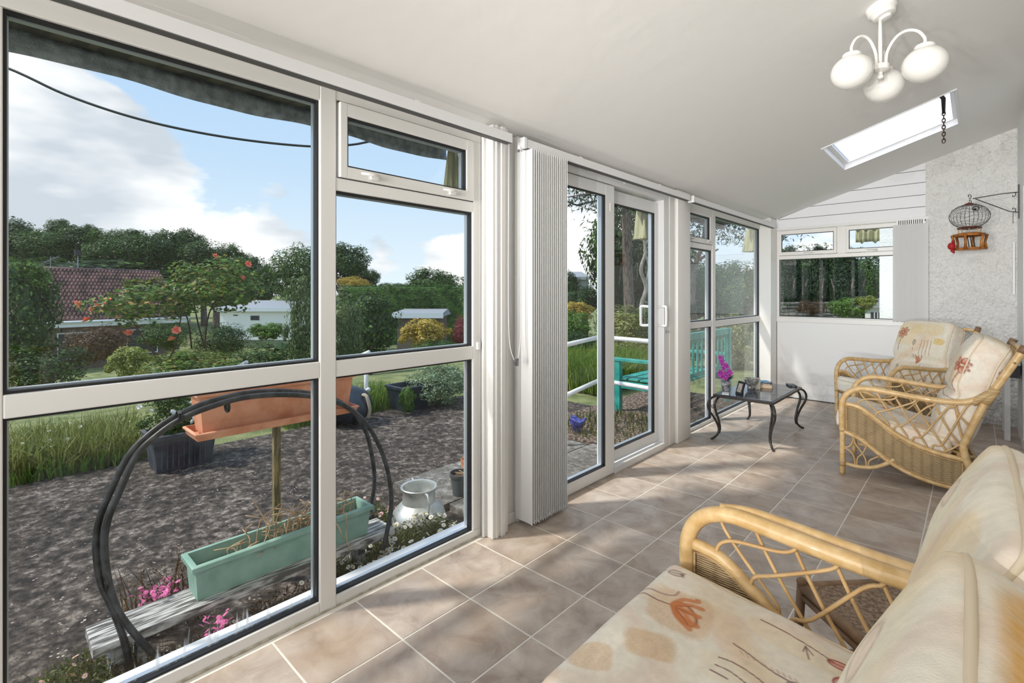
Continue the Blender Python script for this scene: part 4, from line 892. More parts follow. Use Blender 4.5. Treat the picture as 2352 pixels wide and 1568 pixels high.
# the chairs: local x points backwards. arm front posts measured from the photograph
ang1 = math.atan2(.776, .63); b1 = Vector((-.95-.0, 6.05-.10, 0)); lat = Vector((math.cos(ang1-PI/2), math.sin(ang1-PI/2), 0)); bk = Vector((math.cos(ang1), math.sin(ang1), 0))
c1 = b1+lat*.30+bk*(.4-.10)
armchair('rattan_armchair', 'rattan armchair in the far corner turned towards the room, red flower on its back cushion', (c1.x, c1.y, 0), ang1, .60, st1, bk1)
bk2 = [('patch', 0, .05, .15, .20, 0, (.82, .68, .50), .6), ('patch', -.22, .12, .05, .10, 0, (.75, .45, .22), .6), ('patch', .2, -.1, .10, .12, 0, (.80, .55, .28), .6)]+flower(-.26, .16, .05, (.42, .05, .03))+tulip(.1, -.1, PI/2, .06)+poppy(.15, .15, PI/2, .03)
for zz in (-.06, -.12): bk2.append(('line', [(-.32, zz), (-.1, zz-.01), (.3, zz)], .003, (.35, .22, .14), .8))
st2 = [('patch', .15, .05, .14, .10, 0, (.74, .56, .44), .6), ('patch', -.15, -.1, .12, .08, 0, (.70, .58, .50), .6), ('patch', .2, -.18, .09, .08, 0, (.82, .50, .18), .7)]+tulip(-.02, .05, 2.4, .06)+tulip(.2, -.05, 1.0, .05, (.70, .35, .10))
armchair('rattan_armchair', 'rattan armchair seen side on with wavy wicker side panel, beside the coffee table', (-.70+.4, 4.205+.31, 0), math.radians(2), .62, st2, bk2)
# ---- two-seat sofa in the foreground
sf = thing('rattan_sofa', 'rattan sofa with tulip printed cushions filling the lower right foreground', 'sofa', (-.665+.4, .83, 0), 0)
ya, yb = -.71, .70
side_parts(sf, ya, R=.021, out=-1, key='sofa'); side_parts(sf, yb, R=.021, out=1, key='sofa'); seat_base(sf, ya, yb)
# seat cushion print: world (x,y) -> local: world - (-.265,.83)
def W(x, y): return (x+.395, y-1.155)     # centre of the far seat cushion in world is about (-.395, 1.155)
def Wp(px, py, z=.43): v = at(px, py, (CH-z)/((py-HOR)/FPX)); return W(v.x, v.y)
def ln(pts, w, col=(.27, .15, .13), al=.9): return ('line', [Wp(*p) for p in pts], w, col, al)
def pe(px, py, rx, ry, a, col, al): c = Wp(px, py); return ('ell', c[0], c[1], rx, ry, a, col, al)
def pp(px, py, rx, ry, a, col, al): c = Wp(px, py); return ('patch', c[0], c[1], rx, ry, a, col, al)
org = (.62, .22, .08); gry = (.42, .32, .29)
S1 = [pp(1565, 1415, .085, .085, .2, (.70, .47, .28), .75), pp(1510, 1375, .07, .05, .2, (.76, .58, .40), .5), pp(1355, 1520, .055, .045, .6, (.72, .50, .30), .75), pp(1492, 1493, .062, .048, .5, (.70, .47, .26), .75),
      pp(1830, 1470, .13, .045, .0, (.84, .70, .50), .6), pp(1640, 1380, .05, .03, .0, (.86, .76, .62), .5), pp(1240, 1555, .05, .03, .5, (.84, .62, .42), .6), pp(1700, 1545, .09, .05, .3, (.82, .70, .50), .5),
      ln([(1500, 1309), (1518, 1311), (1532, 1320)], .0022), pe(1553, 1331, .022, .0145, .35, gry, .75)]
for q in ((1572, 1337), (1575, 1332), (1570, 1341)): S1.append(ln([(1563, 1333), q], .0018))
S1 += [ln([(1440, 1352), (1500, 1385), (1545, 1401)], .0028), ln([(1440, 1352), (1475, 1358), (1520, 1374), (1548, 1378), (1560, 1370)], .0035, (.40, .24, .22), .8)]
S1.append(pe(1572, 1420, .047, .026, -.75, org, .9))
for P in ([(1546, 1398), (1570, 1388), (1600, 1393), (1603, 1390)], [(1547, 1402), (1580, 1400), (1612, 1410)], [(1547, 1404), (1575, 1415), (1605, 1428)], [(1548, 1406), (1565, 1430), (1600, 1448)], [(1549, 1408), (1556, 1428), (1583, 1453)]): S1.append(ln(P, .0085, org, .85))
S1 += [ln([(1552, 1402), (1590, 1404)], .002, (.40, .12, .05)), ln([(1552, 1406), (1590, 1424)], .002, (.40, .12, .05)), ln([(1552, 1410), (1580, 1444)], .002, (.40, .12, .05))]
S1 += [pe(1368, 1418, .019, .014, .3, gry, .6)]+[ln([(1381, 1424), q], .0018) for q in ((1390, 1420), (1391, 1427), (1384, 1432))]
S1 += [ln([(1310, 1434), (1325, 1438), (1340, 1446)], .0035, gry), ln([(1292, 1445), (1306, 1448), (1320, 1457)], .0035, gry)]
S1 += [ln([(1685, 1478), (1720, 1497), (1770, 1530), (1820, 1556)], .0026), ln([(1652, 1511), (1690, 1524), (1745, 1556), (1800, 1600)], .0024), ln([(1643, 1528), (1680, 1545), (1730, 1580)], .0022), ln([(1632, 1540), (1670, 1560)], .0022), pe(1835, 1566, .022, .014, .2, gry, .8)]
S1 += [ln([(1748, 1420), (1800, 1442), (1860, 1470), (1915, 1500)], .0024), pe(1932, 1508, .026, .016, .2, (.55, .10, .08), .9), pe(1935, 1550, .022, .016, 1.2, (.55, .10, .08), .9)]
for q in ((1845, 1482), (1858, 1500), (1868, 1490)): S1.append(ln([(1850, 1470), q], .002))
for k in range(10): S1.append(ln([(1700+k*14, 1492+k*6), (1706+k*14, 1500+k*6)], .0014, (.55, .34, .22), .7))
cs = cushion('seat_cushion', sf, (.66, .66, .13), (250, 250, 14), .03, .010, seat_map(.325, .395, .33), S1, lambda X: np.stack([X[:, 0], X[:, 1]], 1))
S2 = [('ell', -.30, .25, .07, .04, .5, (.55, .08, .06), .85), ('ell', -.27, .19, .05, .03, 1.5, (.58, .12, .09), .85), ('patch', -.1, 0, .1, .1, 0, (.8, .6, .4), .6)]
cushion('seat_cushion', sf, (.66, .66, .13), (90, 90, 10), .03, .010, seat_map(-.345, .395, .33), S2, lambda X: np.stack([X[:, 0], X[:, 1]], 1))
BS = [(.55, .40), (.55, .55), (.555, .68), (.58, .80), (.61, .89), (.647, .960)]
BS2 = [(a+.055, b) for a, b in BS]
B1 = [('patch', .1, .15, .14, .12, 0, (.84, .74, .52), .5), ('patch', -.1, -.1, .14, .12, 0, (.82, .66, .46), .5), ('patch', -.18, .2, .08, .06, 0, (.78, .55, .26), .4), ('ell', .12, .20, .05, .02, .2, (.80, .55, .45), .5)]
f, tot = back_map(.362, .64, BS2, .15, .5); cushion('back_cushion', sf, (tot+.05, .66, .15), (130, 100, 16), .032, .045, f, B1, wrap(.65, .15), .0055, ck=.06, ce=5)
f, tot = back_map(-.285, .66, BS, .15, .5)
o = cushion('back_cushion', sf, (tot+.05, .66, .15), (130, 100, 16), .032, .045, f, B1+[('patch', .06, tot/2+.12, .19, .075, 0, (.70, .38, .09), 1.0)], wrap(.65, .15), .0055, ck=.06, ce=5)
# ---- little stained wicker stool behind the sofa arm
st = thing('wicker_stool', 'small dark stained wicker stool on the floor behind the sofa arm', 'stool', (-.165, 1.835, 0), math.radians(47))
g = G(); n = 26
for i in range(n+1):
    for j in range(n+1):
        u, v = -1+2*i/n, -1+2*j/n; g.v.append((u*.165, v*.165, .335-.012*(1-u*u)*(1-v*v)+.002*((i+j) % 2)))
for i in range(n):
    for j in range(n): q = i*(n+1)+j; g.f.append((q, q+1, q+n+2, q+n+1))
build('woven_seat', g, mat('brown_woven_rush', (.20, .13, .08), .7, col2=(.40, .28, .19), nscale=90, thr=(.4, .6), bump=(140, 1, .006)), st)
for sx_ in (-1, 1):
    for sy_ in (-1, 1):
        g = G(); g.tube([(sx_*.19, sy_*.19, 0), (sx_*.175, sy_*.175, .335)], .014, 8); g.sphere((sx_*.175, sy_*.175, .345), .016, 10, 6); build('leg', g, M['canedark'], st, True)
for a, b in (((-.175, -.175), (.175, -.175)), ((.175, -.175), (.175, .175)), ((.175, .175), (-.175, .175)), ((-.175, .175), (-.175, -.175))):
    for z_, r_, k_ in ((.33, .014, 1), (.30, .010, 1), (.10, .009, 1.05)): build('rail', G().tube([(a[0]*k_, a[1]*k_, z_), (b[0]*k_, b[1]*k_, z_)], r_, 8), M['canedark'], st, True)

# ================================================================== COFFEE TABLE
tb = thing('coffee_table', 'low black wrought iron coffee table with polished stone top', 'table', (-1.44, 4.85, 0))
ZT = .40
def topmat():
    m = mat('polished_slate', (.03, .035, .05), .08, spec=.7, col2=(.14, .15, .18), nscale=5, thr=(.4, .65)); return m
M['slatetop'] = topmat()
build('table_frame', G().bbox(-.245, .245, -.455, .455, ZT-.028, ZT-.004, b=.005), M['iron'], tb)
for i in range(2):
    for j in range(3): build('slate_tile', G().bbox(-.232+i*.233, -.003+i*.233-.0, -.442+j*.2955, -.442+j*.2955+.292, ZT-.008, ZT, b=.0015), M['slatetop'], tb)
for sx_ in (-1, 1):
    for sy_ in (-1, 1):
        d = Vector((sx_*.55, sy_*.83, 0)).normalized(); c = Vector((sx_*.225, sy_*.435, 0)); g = G()
        for off in (-.025, .045):
            P = [c+d*(-.05+off*.9)+Vector((0, 0, ZT-.02)), c+d*(.00+off)+Vector((0, 0, ZT-.035)), c+d*(.035+off)+Vector((0, 0, ZT-.08)), c+d*(.03+off*.9)+Vector((0, 0, ZT-.14)), c+d*(-.01+off*.5)+Vector((0, 0, ZT-.22)), c+d*(-.035+off*.2)+Vector((0, 0, .10))]
            if off > 0: P += [c+d*(-.02)+Vector((0, 0, .05)), c+d*(.02)+Vector((0, 0, .015)), c+d*(.05)+Vector((0, 0, .006))]
            else: P += [c+d*(-.03)+Vector((0, 0, .05))]
            g.tube(spline(P, 4), .0098, 8)
        lg = build('leg', g, M['iron'], tb, True)
        cc = c+d*.035+Vector((0, 0, ZT-.115)); g = G(); g.tube([cc+d*(.018*math.cos(a)*(1-.1*a))+Vector((0, 0, .02*math.sin(a)*(1-.1*a))) for a in np.linspace(0, 8, 18)], .003, 5); build('scroll', g, M['iron'], lg, True)
# things on the table
def ontable(px, py): v = at(px, py, (CH-ZT)/((py-HOR)/FPX)); return (v.x, v.y, ZT)
p = ontable(1667, 898); vs = thing('orchid_vase', 'small glass vase with purple orchid stems at the near end of the coffee table', 'flower vase', p)
build('vase', G().lathe([(.03, 0), (.034, .01), (.038, .05), (.045, .095), (.042, .095), (.034, .05), (.03, .012), (0, .01)], (0, 0, 0), 20), M['glassware'], vs, True)
sts = [[(0, 0, .03), (-.005, .0, .15), (-.02, -.005, .24), (-.035, -.01, .30)], [(0, 0, .03), (.01, 0, .13), (.03, 0, .19)], [(0, 0, .03), (-.01, 0, .12), (-.045, 0, .16)]]
g = G()
for P in sts: g.tube(spline(P, 4), .0025, 5)
build('stem', g, M['gstem'], vs, True)
def orchid(name, c, r, parent, m, sd):
    rs = np.random.RandomState(sd); g = G(); nrm = Vector((rs.uniform(-.2, .9), rs.uniform(-1, -.3), rs.uniform(-.2, .5))).normalized(); t = nrm.orthogonal().normalized(); b = nrm.cross(t); c = Vector(c)
    for k in range(5):
        a = k*2*PI/5+rs.uniform(-.2, .2); d = t*math.cos(a)+b*math.sin(a); w = nrm.cross(d)
        g.add([c, c+d*r*.55+w*r*.38+nrm*r*.15, c+d*r+nrm*r*.05, c+d*r*.55-w*r*.38+nrm*r*.15, c+d*r*.5+nrm*r*.28], [(0, 1, 4), (1, 2, 4), (2, 3, 4), (3, 0, 4)])
    g.sphere(tuple(c+nrm*r*.15), r*.16, 6, 4); return build(name, g, m, parent)
for k, c in enumerate([(-.045, -.01, .30), (-.03, -.012, .275), (-.022, -.01, .245), (.0, -.01, .235), (.012, 0, .225), (-.01, -.02, .21), (-.045, -.01, .17), (-.06, 0, .15), (-.03, -.02, .16), (-.035, -.02, .135), (.0, -.02, .165), (.03, 0, .185), (.045, 0, .165), (.02, -.02, .145), (.01, -.03, .12), (-.015, -.03, .13)]):
    orchid('flower', c, .027, vs, M['purple'], k)
g = G()
for k in range(6):
    a = k*1.05; g.add([(0, 0, .09), (.03*math.cos(a)+.02, .03*math.sin(a), .115), (.05*math.cos(a)+.035, .05*math.sin(a), .14+.01*k % 3), (.03*math.cos(a+.6)+.01, .03*math.sin(a+.6), .12)], [(0, 1, 2, 3)])
build('leaves', g, M['dgreen'], vs)
p = ontable(1697, 905); pf = thing('photo_frame', 'small black photo frame standing on the coffee table', 'photo frame', p, math.radians(-35))
R_ = Matrix.Rotation(.3, 3, 'X')
g = G(); g.bbox(-.042, .042, -.006, .006, 0, .115, b=.002); g.v = [tuple(R_.inverted() @ Vector(v)) for v in g.v]; build('frame', g, M['blackmetal'], pf)
g = G(); g.box(-.026, .026, -.0075, -.0055, .018, .095); g.v = [tuple(R_.inverted() @ Vector(v)) for v in g.v]; build('picture', g, mat('faded_picture', (.32, .27, .22), .6, col2=(.5, .45, .4), nscale=50), pf)
build('easel_leg', G().box(-.015, .015, .03, .036, 0, .07), M['blackmetal'], pf)
p = ontable(1725, 893); cg = thing('cut_glass_bowl', 'cut glass ornament in the middle of the coffee table', 'glass ornament', p)
g = G(); prof = [(.028, 0), (.035, .01), (.03, .03), (.05, .05), (.062, .085), (.055, .10), (.048, .085), (.02, .05), (0, .045)]
g.lathe(prof, (0, 0, 0), 10); build('bowl', g, mat('cut_crystal', (.42, .42, .40), .12, spec=1, col2=(.14, .14, .13), nscale=45), cg)
p = ontable(1738, 893); pc_ = thing('paper_card', 'grey upright card beside the cut glass ornament', 'card', p, math.radians(20))
build('card', G().box(-.03, .03, -.002, .002, 0, .105), mat('grey_card', (.42, .40, .35), .8), pc_); build('card_fold', G().box(-.03, -.026, 0, .03, 0, .105), mat('grey_card_fold', (.42, .40, .35), .8), pc_)
bp_ = ontable(1760, 888); bcol = [(.62, .38, .20), (.05, .05, .05), (.08, .24, .42)]
bnames = ['tan paperback at the bottom of the small book stack', 'thin black book in the middle of the small book stack', 'blue covered booklet on top of the small book stack']
z = ZT
for k, (w_, d_, h_, rz_) in enumerate(((.10, .15, .030, .25), (.09, .14, .010, .15), (.07, .10, .008, .7))):
    b = thing('book', bnames[k], 'book', (bp_[0]+(-.02 if k == 2 else 0), bp_[1]+(.03 if k == 2 else 0), z), rz_)
    build('cover', G().box(-w_/2, w_/2, -d_/2, d_/2, 0, .002).box(-w_/2, w_/2, -d_/2, d_/2, h_-.002, h_).box(-w_/2, -w_/2+.002, -d_/2, d_/2, .002, h_-.002), mat('book_cover', bcol[k], .5), b)
    build('pages', G().box(-w_/2+.002, w_/2-.003, -d_/2+.003, d_/2-.003, .002, h_-.002), mat('book_pages', (.75, .58, .40) if k == 0 else (.78, .76, .7), .8), b); z += h_
p = ontable(1818, 886); ph = thing('dark_case', 'flat dark case lying at the far end of the coffee table', 'case', p, .5); build('case', G().bbox(-.035, .035, -.06, .06, 0, .014, b=.003), mat('dark_grey_plastic', (.05, .055, .06), .4), ph); build('clasp', G().box(-.01, .01, -.063, -.058, .003, .010), M['chrome'], ph)
p = ontable(1672, 903); pn_ = thing('paper_leaflet', 'folded white leaflet below the orchid vase', 'leaflet', (p[0]-.01, p[1]-.03, ZT), .3); build('leaflet', G().box(-.03, .03, -.05, .05, 0, .003).box(-.028, .028, -.045, .048, .003, .006), mat('white_paper', (.8, .8, .82), .6), pn_)

# ================================================================== BIRDCAGE ORNAMENT ON A BRACKET
br = thing('hanging_bracket', 'thin black iron scroll bracket on the right hand wall', 'bracket', (.288, 6.40, 2.0))
g = G(); g.box(.000, .010, -.008, .008, -.04, .27); build('wall_plate', g, M['iron'], br)
g = G(); g.tube([(0, 0, .20), (-.10, 0, .20), (-.30, 0, .18)], .004, 6); g.tube([(0, 0, .02), (-.05, 0, .03), (-.28, 0, .175)], .004, 6)
for c, r, a0, a1 in (((-.325, .205), .022, -1.6, 3.6), ((-.325, .148), .022, 1.6, -3.2), ((-.03, .18), .022, 1.2, -3), ((-.03, .045), .022, -1.2, 3)):
    g.tube([(c[0]+r*math.cos(a)*(1-.08*i), 0, c[1]+r*math.sin(a)*(1-.08*i*.5)) for i, a in enumerate(np.linspace(a0, a1, 12))], .0032, 5)
g.tube([(-.03, 0, .02), (-.032, 0, -.06), (-.025, 0, -.075), (-.035, 0, -.08), (-.032, 0, -.068)], .002, 5)
build('scroll_arm', g, M['iron'], br, True)
bc = thing('wire_birdcage', 'round wire birdcage ornament with wooden pagoda base hanging from the bracket', 'birdcage', (-.035, 6.40, 1.70))
g = G(); cz = .315; rx, rz_ = .147, .115
for k in range(14):
    a = k*PI/14
    g.tube([(rx*math.sin(t)*math.cos(a), rx*math.sin(t)*math.sin(a), cz-rz_*math.cos(t)) for t in np.linspace(0, 2*PI, 25)[:-1]], .0013, 4, closed=True)
for k in range(1, 9):
    t = PI*k/9; g.tube([(rx*math.sin(t)*math.cos(a+.3*math.sin(5*t)), rx*math.sin(t)*math.sin(a), cz-rz_*math.cos(t)+.008*math.sin(7*a)) for a in np.linspace(0, 2*PI, 41)[:-1]], .0012, 4, closed=True)
build('wire_cage', g, M['iron'], bc, True)
g = G(); g.lathe([(0, .022), (.02, .02), (.04, .008), (.042, 0), (0, 0)], (0, 0, cz+rz_-.008), 16); g.tube([(0, 0, cz+rz_), (0, 0, cz+rz_+.035), (.01, 0, cz+rz_+.045), (0, 0, cz+rz_+.052)], .0022, 5); build('crown_cap', g, mat('red_brown_lacquer', (.16, .03, .015), .35), bc, True)
g = G(); g.tube([(.045+.022*math.cos(a), -.125, cz+.055+.018*math.sin(a)) for a in np.linspace(0, 2*PI, 16)[:-1]], .004, 5, closed=True); g.sphere((.04, -.115, cz+.05), .010, 8, 6); build('ring_ornament', g, M['blackmetal'], bc, True)
lac = mat('brown_lacquered_wood', (.30, .09, .015), .35, col2=(.52, .20, .03), nscale=10); M['lac'] = lac
g = G()
for a in np.linspace(0, 2*PI, 9)[:-1]: g.tube([(.075*math.cos(a), .075*math.sin(a), .155), (.08*math.cos(a), .08*math.sin(a), .20)], .004, 5)
build('gallery_posts', g, mat('pale_turned_wood', (.55, .36, .16), .5), bc)
g = G(); g.lathe([(.03, .195), (.085, .195), (.092, .205), (.08, .215), (.03, .215)], (0, 0, 0), 8); build('gallery_ring', g, mat('dark_lacquer_ring', (.10, .025, .01), .4), bc)
g = G(); h = .115
for k in range(6):
    a = k*PI/3+.3; b = a+PI/3; ca, cb = (math.cos(a), math.sin(a)), (math.cos(b), math.sin(b))
    g.tube([(ca[0]*h*1.05, ca[1]*h*1.05, .0), (ca[0]*h*.98, ca[1]*h*.98, .07), (ca[0]*h*1.12, ca[1]*h*1.12, .14)], [.014, .010, .012], 6)
    g.tube([(ca[0]*h, ca[1]*h, .008), (cb[0]*h, cb[1]*h, .008)], .009, 6); g.tube([(ca[0]*h*1.05, ca[1]*h*1.05, .135), (cb[0]*h*1.05, cb[1]*h*1.05, .135)], .010, 6)
g.lathe([(0, .0), (h, .0), (h, .01), (0, .01)], (0, 0, -.004), 6); g.lathe([(.07, .14), (h, .14), (h*1.02, .15), (.08, .158)], (0, 0, 0), 6)
build('pagoda_base', g, lac, bc, True)
g = G()
for k in range(4): g.tube([(-.02+.02*k, -.05, .01), (-.035+.02*k, -.05, .13)], .004, 5)
build('inner_slats', g, M['blackmetal'], bc)
g = G(); g.sphere((-.125, -.06, .035), .030, 12, 8, .036); g.sphere((-.115, -.065, .08), .012, 8, 6); g.tube([(-.12, -.06, 0), (-.105, -.06, -.035)], [.02, .004], 6); build('red_tassel', g, mat('red_silk', (.42, .01, .01), .6), bc, True)
# pale green topped white table peeping out at the right edge
wt = thing('side_table', 'white side table with pale green top at the right wall, mostly hidden', 'table', (.21, 6.2, 0))
build('table_top', G().bbox(-.03, .08, -.12, .36, .66, .70, b=.004), mat('pale_green_top', (.50, .68, .60), .4), wt)
build('drawer_box', G().bbox(-.01, .08, -.10, .34, .55, .66, b=.004), mat('dark_drawer', (.06, .06, .065), .5), wt)
for yy in (-.10, .30): build('leg', G().bbox(-.02, .02, yy, yy+.04, 0, .66, b=.004), M['upvc2'], wt)

# ================================================================== OUTSIDE
GZ = -.15
def terr(x, y):
    d = -x
    if d < 5.3: return GZ
    if d < 8: return GZ-.1*(d-5.3)/2.7
    if d < 20: return GZ-.1-1.7*(d-8)/12
    return GZ-1.8+max(0, d-34)*.02
# ground sheet
g = G(); xs = [-150, -90, -60, -46, -38, -34, -28, -20, -16, -12, -8, -6.5, -5.3, -3, -2.0, 5, 40]; ys = [-60, -30, -15, -8, -4, -2, 0, 2, 4, 6, 8, 12, 20, 40, 80]
for x in xs:
    for y in ys: g.v.append((x, y, terr(x, y)-.03))
for i in range(len(xs)-1):
    for j in range(len(ys)-1): a = i*len(ys)+j; g.f.append((a, a+1, a+len(ys)+1, a+len(ys)))
gr = build('ground', g, M['lawn'], smooth=True); gr['kind'] = 'structure'
# the lichened patio and its paler flags by the door
pt = build('patio', G().box(-5.25, -1.995, -3.0, 5.3, GZ-.1, GZ), M['patio']); pt['kind'] = 'structure'
fx = [(-3.12, -2.55, 2.06, 2.62), (-2.53, -2.03, 2.10, 2.62), (-3.12, -2.6, 2.64, 3.2), (-2.58, -2.03, 2.64, 3.25), (-3.12, -2.6, 3.22, 3.8), (-2.58, -2.03, 3.27, 3.85)]
for k, (a, b, c, d) in enumerate(fx): build('flagstone', G().bbox(a, b, c, d, GZ-.02, GZ+.045+.004*(k % 2), b=.006), M['slab'], pt)
sill = build('trim_6', G().box(-2.05, XW-.07, -1.9, 6.9, -.09, -.004).box(-2.07, XW-.07, -1.9, 1.9, -.012, .022), M['rail']); sill['kind'] = 'structure'
bd = build('gravel_bed', G().box(-3.5, -2.06, 3.95, 6.9, GZ-.05, GZ+.02), mat('leafy_gravel', (.07, .045, .03), .95, col2=(.40, .30, .24), nscale=30, thr=(.45, .62), detail=8, bump=(40, 1, .03))); bd['kind'] = 'structure'
# foundation lawn strip (mown lawn) is the ground itself
# ---- awning: rolled-out canopy with wavy valance
def awning(label, y0, y1, xv=-2.38, z0=2.105, zv=2.185, drape=True, stripe=True):
    t = thing('awning', label, 'awning', (-2.02, (y0+y1)/2, z0))
    g = G(); n = int((y1-y0)/.03)
    for i in range(n+1):
        y = y0+(y1-y0)*i/n
        for k, (x, z) in enumerate(((-2.0, z0+.01), (-2.12, z0+.035), (-2.25, z0+.06), (xv, zv))): g.v.append((x, y, z+(.004*math.sin(y*40+k) if k < 3 else .003)))
    for i in range(n):
        for k in range(3): a = i*4+k; g.f.append((a, a+1, a+5, a+4))
    o = build('canopy', g, M['olive'], t, True, world=True); md = o.modifiers.new('s', 'SOLIDIFY'); md.thickness = .004
    g = G()
    for i in range(n+1):
        y = y0+(y1-y0)*i/n; w = .010*math.sin((y-y0)*2*PI/.9)
        for k in range(4): g.v.append((xv-.006*math.sin(k*1.4)*math.sin(y*20), y, zv-(.085+w)*k/3))
    for i in range(n):
        for k in range(3): a = i*4+k; g.f.append((a, a+1, a+5, a+4))
    o = build('valance', g, M['greyfelt'], t, True, world=True); md = o.modifiers.new('s', 'SOLIDIFY'); md.thickness = .004
    g = G(); g.tube([(-2.06, y0, z0-.005), (-2.06, y1, z0-.005)], .012, 8); build('front_bar', g, M['blackmetal'], t, world=True)
    return t
M['olive'] = mat('olive_striped_canvas', (.035, .034, .018), .9, col2=(.10, .095, .05), nscale=2, stretch=(.2, 6, .2), thr=(.48, .52))
M['greyfelt'] = mat('grey_felt', (.20, .24, .25), .95, col2=(.34, .39, .40), nscale=25, bump=(150, .8, .004))
M['striped'] = mat('cream_green_striped_canvas', (.45, .43, .26), .9, col2=(.20, .20, .11), nscale=1.5, stretch=(14, 14, .5), thr=(.47, .53))
awning('olive canvas awning with wavy grey valance outside the large left windows', -2.2, 1.95)
awning('olive canvas awning outside the far corner windows', 4.15, 6.6)
def bundle(label, c, r, h, m, poles=3, lean=0):
    t = thing('folded_awning', label, 'awning', (c[0], c[1], c[2]-h)); g = G(); n = 28
    for j in range(9):
        k = j/8; z = h*(1-k)
        for i in range(n):
            a = 2*PI*i/n; rr = r*(.5+.5*k)*(1+.18*math.sin(a*6+k*2)); g.v.append((rr*math.cos(a)+lean*k, rr*math.sin(a)*.9, z))
    for j in range(8):
        for i in range(n): g.f.append((j*n+i, j*n+(i+1) % n, (j+1)*n+(i+1) % n, (j+1)*n+i))
    build('canvas', g, m, t, True); g = G()
    for k in range(poles): g.tube([(r*.6+.03*k, .04+.03*k, h), (r*.75+.035*k, .10+.03*k, -.02)], .009, 6)
    if poles: build('arm', g, M['rail'], t, True)
    return t
v = at(1040, 345, 2.95); bundle('bunched green canvas end hanging beyond the small top window', (v.x, v.y, v.z), .06, .30, M['striped'], 1)
v = at(1478, 478, 4.75); bundle('folded striped canvas with white arms hanging beyond the sliding door', (v.x, v.y, v.z+.04), .10, .34, M['striped'], 3)
v = at(1725, 535, 6.6); bundle('pale canvas end hanging beyond the far corner window', (v.x, v.y, v.z+.05), .10, .30, M['striped'], 2)
v = at(1995, 528, 9.3); tt = thing('awning_end', 'short striped canvas flap seen through the small end window', 'awning', (v.x, v.y, v.z-.22)); g = G()
for i in range(13):
    x = -.20+.4*i/12
    for k in range(4): g.v.append((x, .02*math.sin(i*1.6), .24-.24*k/3-(.04 if i % 6 == 3 and k == 3 else 0)))
for i in range(12):
    for k in range(3): a = i*4+k; g.f.append((a, a+1, a+5, a+4))
o = build('flap', g, M['striped'], tt, True); o.modifiers.new('s', 'SOLIDIFY').thickness = .01; build('hem_bar', G().tube([(-.2, 0, .24), (.2, 0, .24)], .015, 6), M['rail'], tt)
# ---- overhead cable
cb = thing('overhead_cable', 'black overhead cable sagging across the sky', 'cable', (-8, 0, 3))
pts = [at(-250, 60, 13), at(7, 152, 13.0), at(150, 217, 13.2), at(300, 268, 13.5), at(450, 303, 13.9), at(600, 326, 14.4), at(735, 337, 14.9), at(810, 332, 15.2), at(900, 322, 15.6), at(1100, 340, 17), at(1302, 462, 19), at(1355, 464, 20), at(1450, 440, 22)]
g = G(); g.tube([tuple(p-Vector(cb.location)) for p in spline(pts, 6)], .034, 6); build('cable', g, M['cable'], cb, True)

# ---- hoop planter on the weathered plank
hp = thing('hoop_frame', 'tall hoop of twin black plastic pipes tied together outside the left window', 'plant hoop', (-2.36, .90, GZ))
def hp_pts(px, x): 
    out = []
    for (a, b) in px:
        u = (a-1176)/FPX; v = (b-HOR)/FPX; c, s = math.cos(YAW), math.sin(YAW); t_ = x/(-s+u*c); out.append((x, t_*(c+u*s), CH-t_*v))
    return out
HO = [[(300, 1540), (285, 1470), (260, 1400), (230, 1330), (221, 1248), (229, 1190), (253, 1131), (296, 1045), (350, 991), (405, 955), (470, 926), (560, 903), (650, 898), (735, 907), (800, 935), (838, 985), (855, 1050), (860, 1110), (848, 1170), (815, 1240)],
      [(350, 1500), (305, 1450), (270, 1400), (248, 1330), (240, 1248), (249, 1190), (274, 1131), (314, 1045), (366, 995), (416, 962), (478, 936), (560, 913), (650, 906), (735, 913), (800, 936), (850, 985), (885, 1060), (899, 1140), (893, 1200), (880, 1262)]]
for xx_, pth in ((-2.255, HO[0]), (-2.232, HO[1])):
    _n = len(pth)-1; _P = [hp_pts([q], xx_-(.27*max(0, k/_n-.45)/.55 if pth is HO[0] else 0))[0] for k, q in enumerate(pth)]; g = G(); g.tube([tuple(p) for p in spline(_P, 6)], .0115, 8); g.v = [(a+2.36, b-.9, c-GZ) for a, b, c in g.v]; build('pipe_hoop', g, M['hose'], hp, True)
g = G()
for (a, b) in ((405, 957), (517, 935), (715, 908), (237, 1345)):
    q = hp_pts([(a, b)], -2.243)[0]
    for k in range(3): g.tube([(q[0]+2.36+.022*math.cos(t_), q[1]-.9+.004*k+.004, q[2]-GZ+.022*math.sin(t_)) for t_ in np.linspace(0, 2*PI, 10)[:-1]], .0022, 4, closed=True)
build('wire_tie', g, M['blackmetal'], hp)
pk = thing('plank_bench', 'weathered grey plank bench under the green planter', 'plank bench', (-2.36, .88, GZ))
A = hp_pts([(223, 1450)], -2.30)[0]; B = hp_pts([(905, 1235)], -2.34)[0]
zt = .035; y0_, y1_ = .26, 1.50
build('plank', G().bbox(-2.44+2.36, -2.26+2.36, y0_-.88, y1_-.88, zt-.035-GZ, zt-GZ, b=.004), M['oldwood'], pk)
for yy in (.34, .42, 1.34): build('leg', G().bbox(-.06, .04, yy-.88-.02, yy-.88+.02, 0, zt-.035-GZ, b=.003), M['oldwood'], pk)
gp = thing('planter_trough', 'long sage green plastic planter standing on the plank', 'planter', (-2.36, .97, zt))
ZR = .17-zt+.0
g = G(); g.trough(-.095, .075, -.40, .42, 0, .150, .024, t=.006, lip=.016, liph=.022); g.v = [(x+.003*math.sin(y*30), y, z) for x, y, z in g.v]; build('trough_body', g, M['greenpl'], gp, 'auto')
build('potting_soil', G().box(-.06, .045, -.36, .38, .02, .095), M['soil'], gp)
rs = random.Random(3); P = []
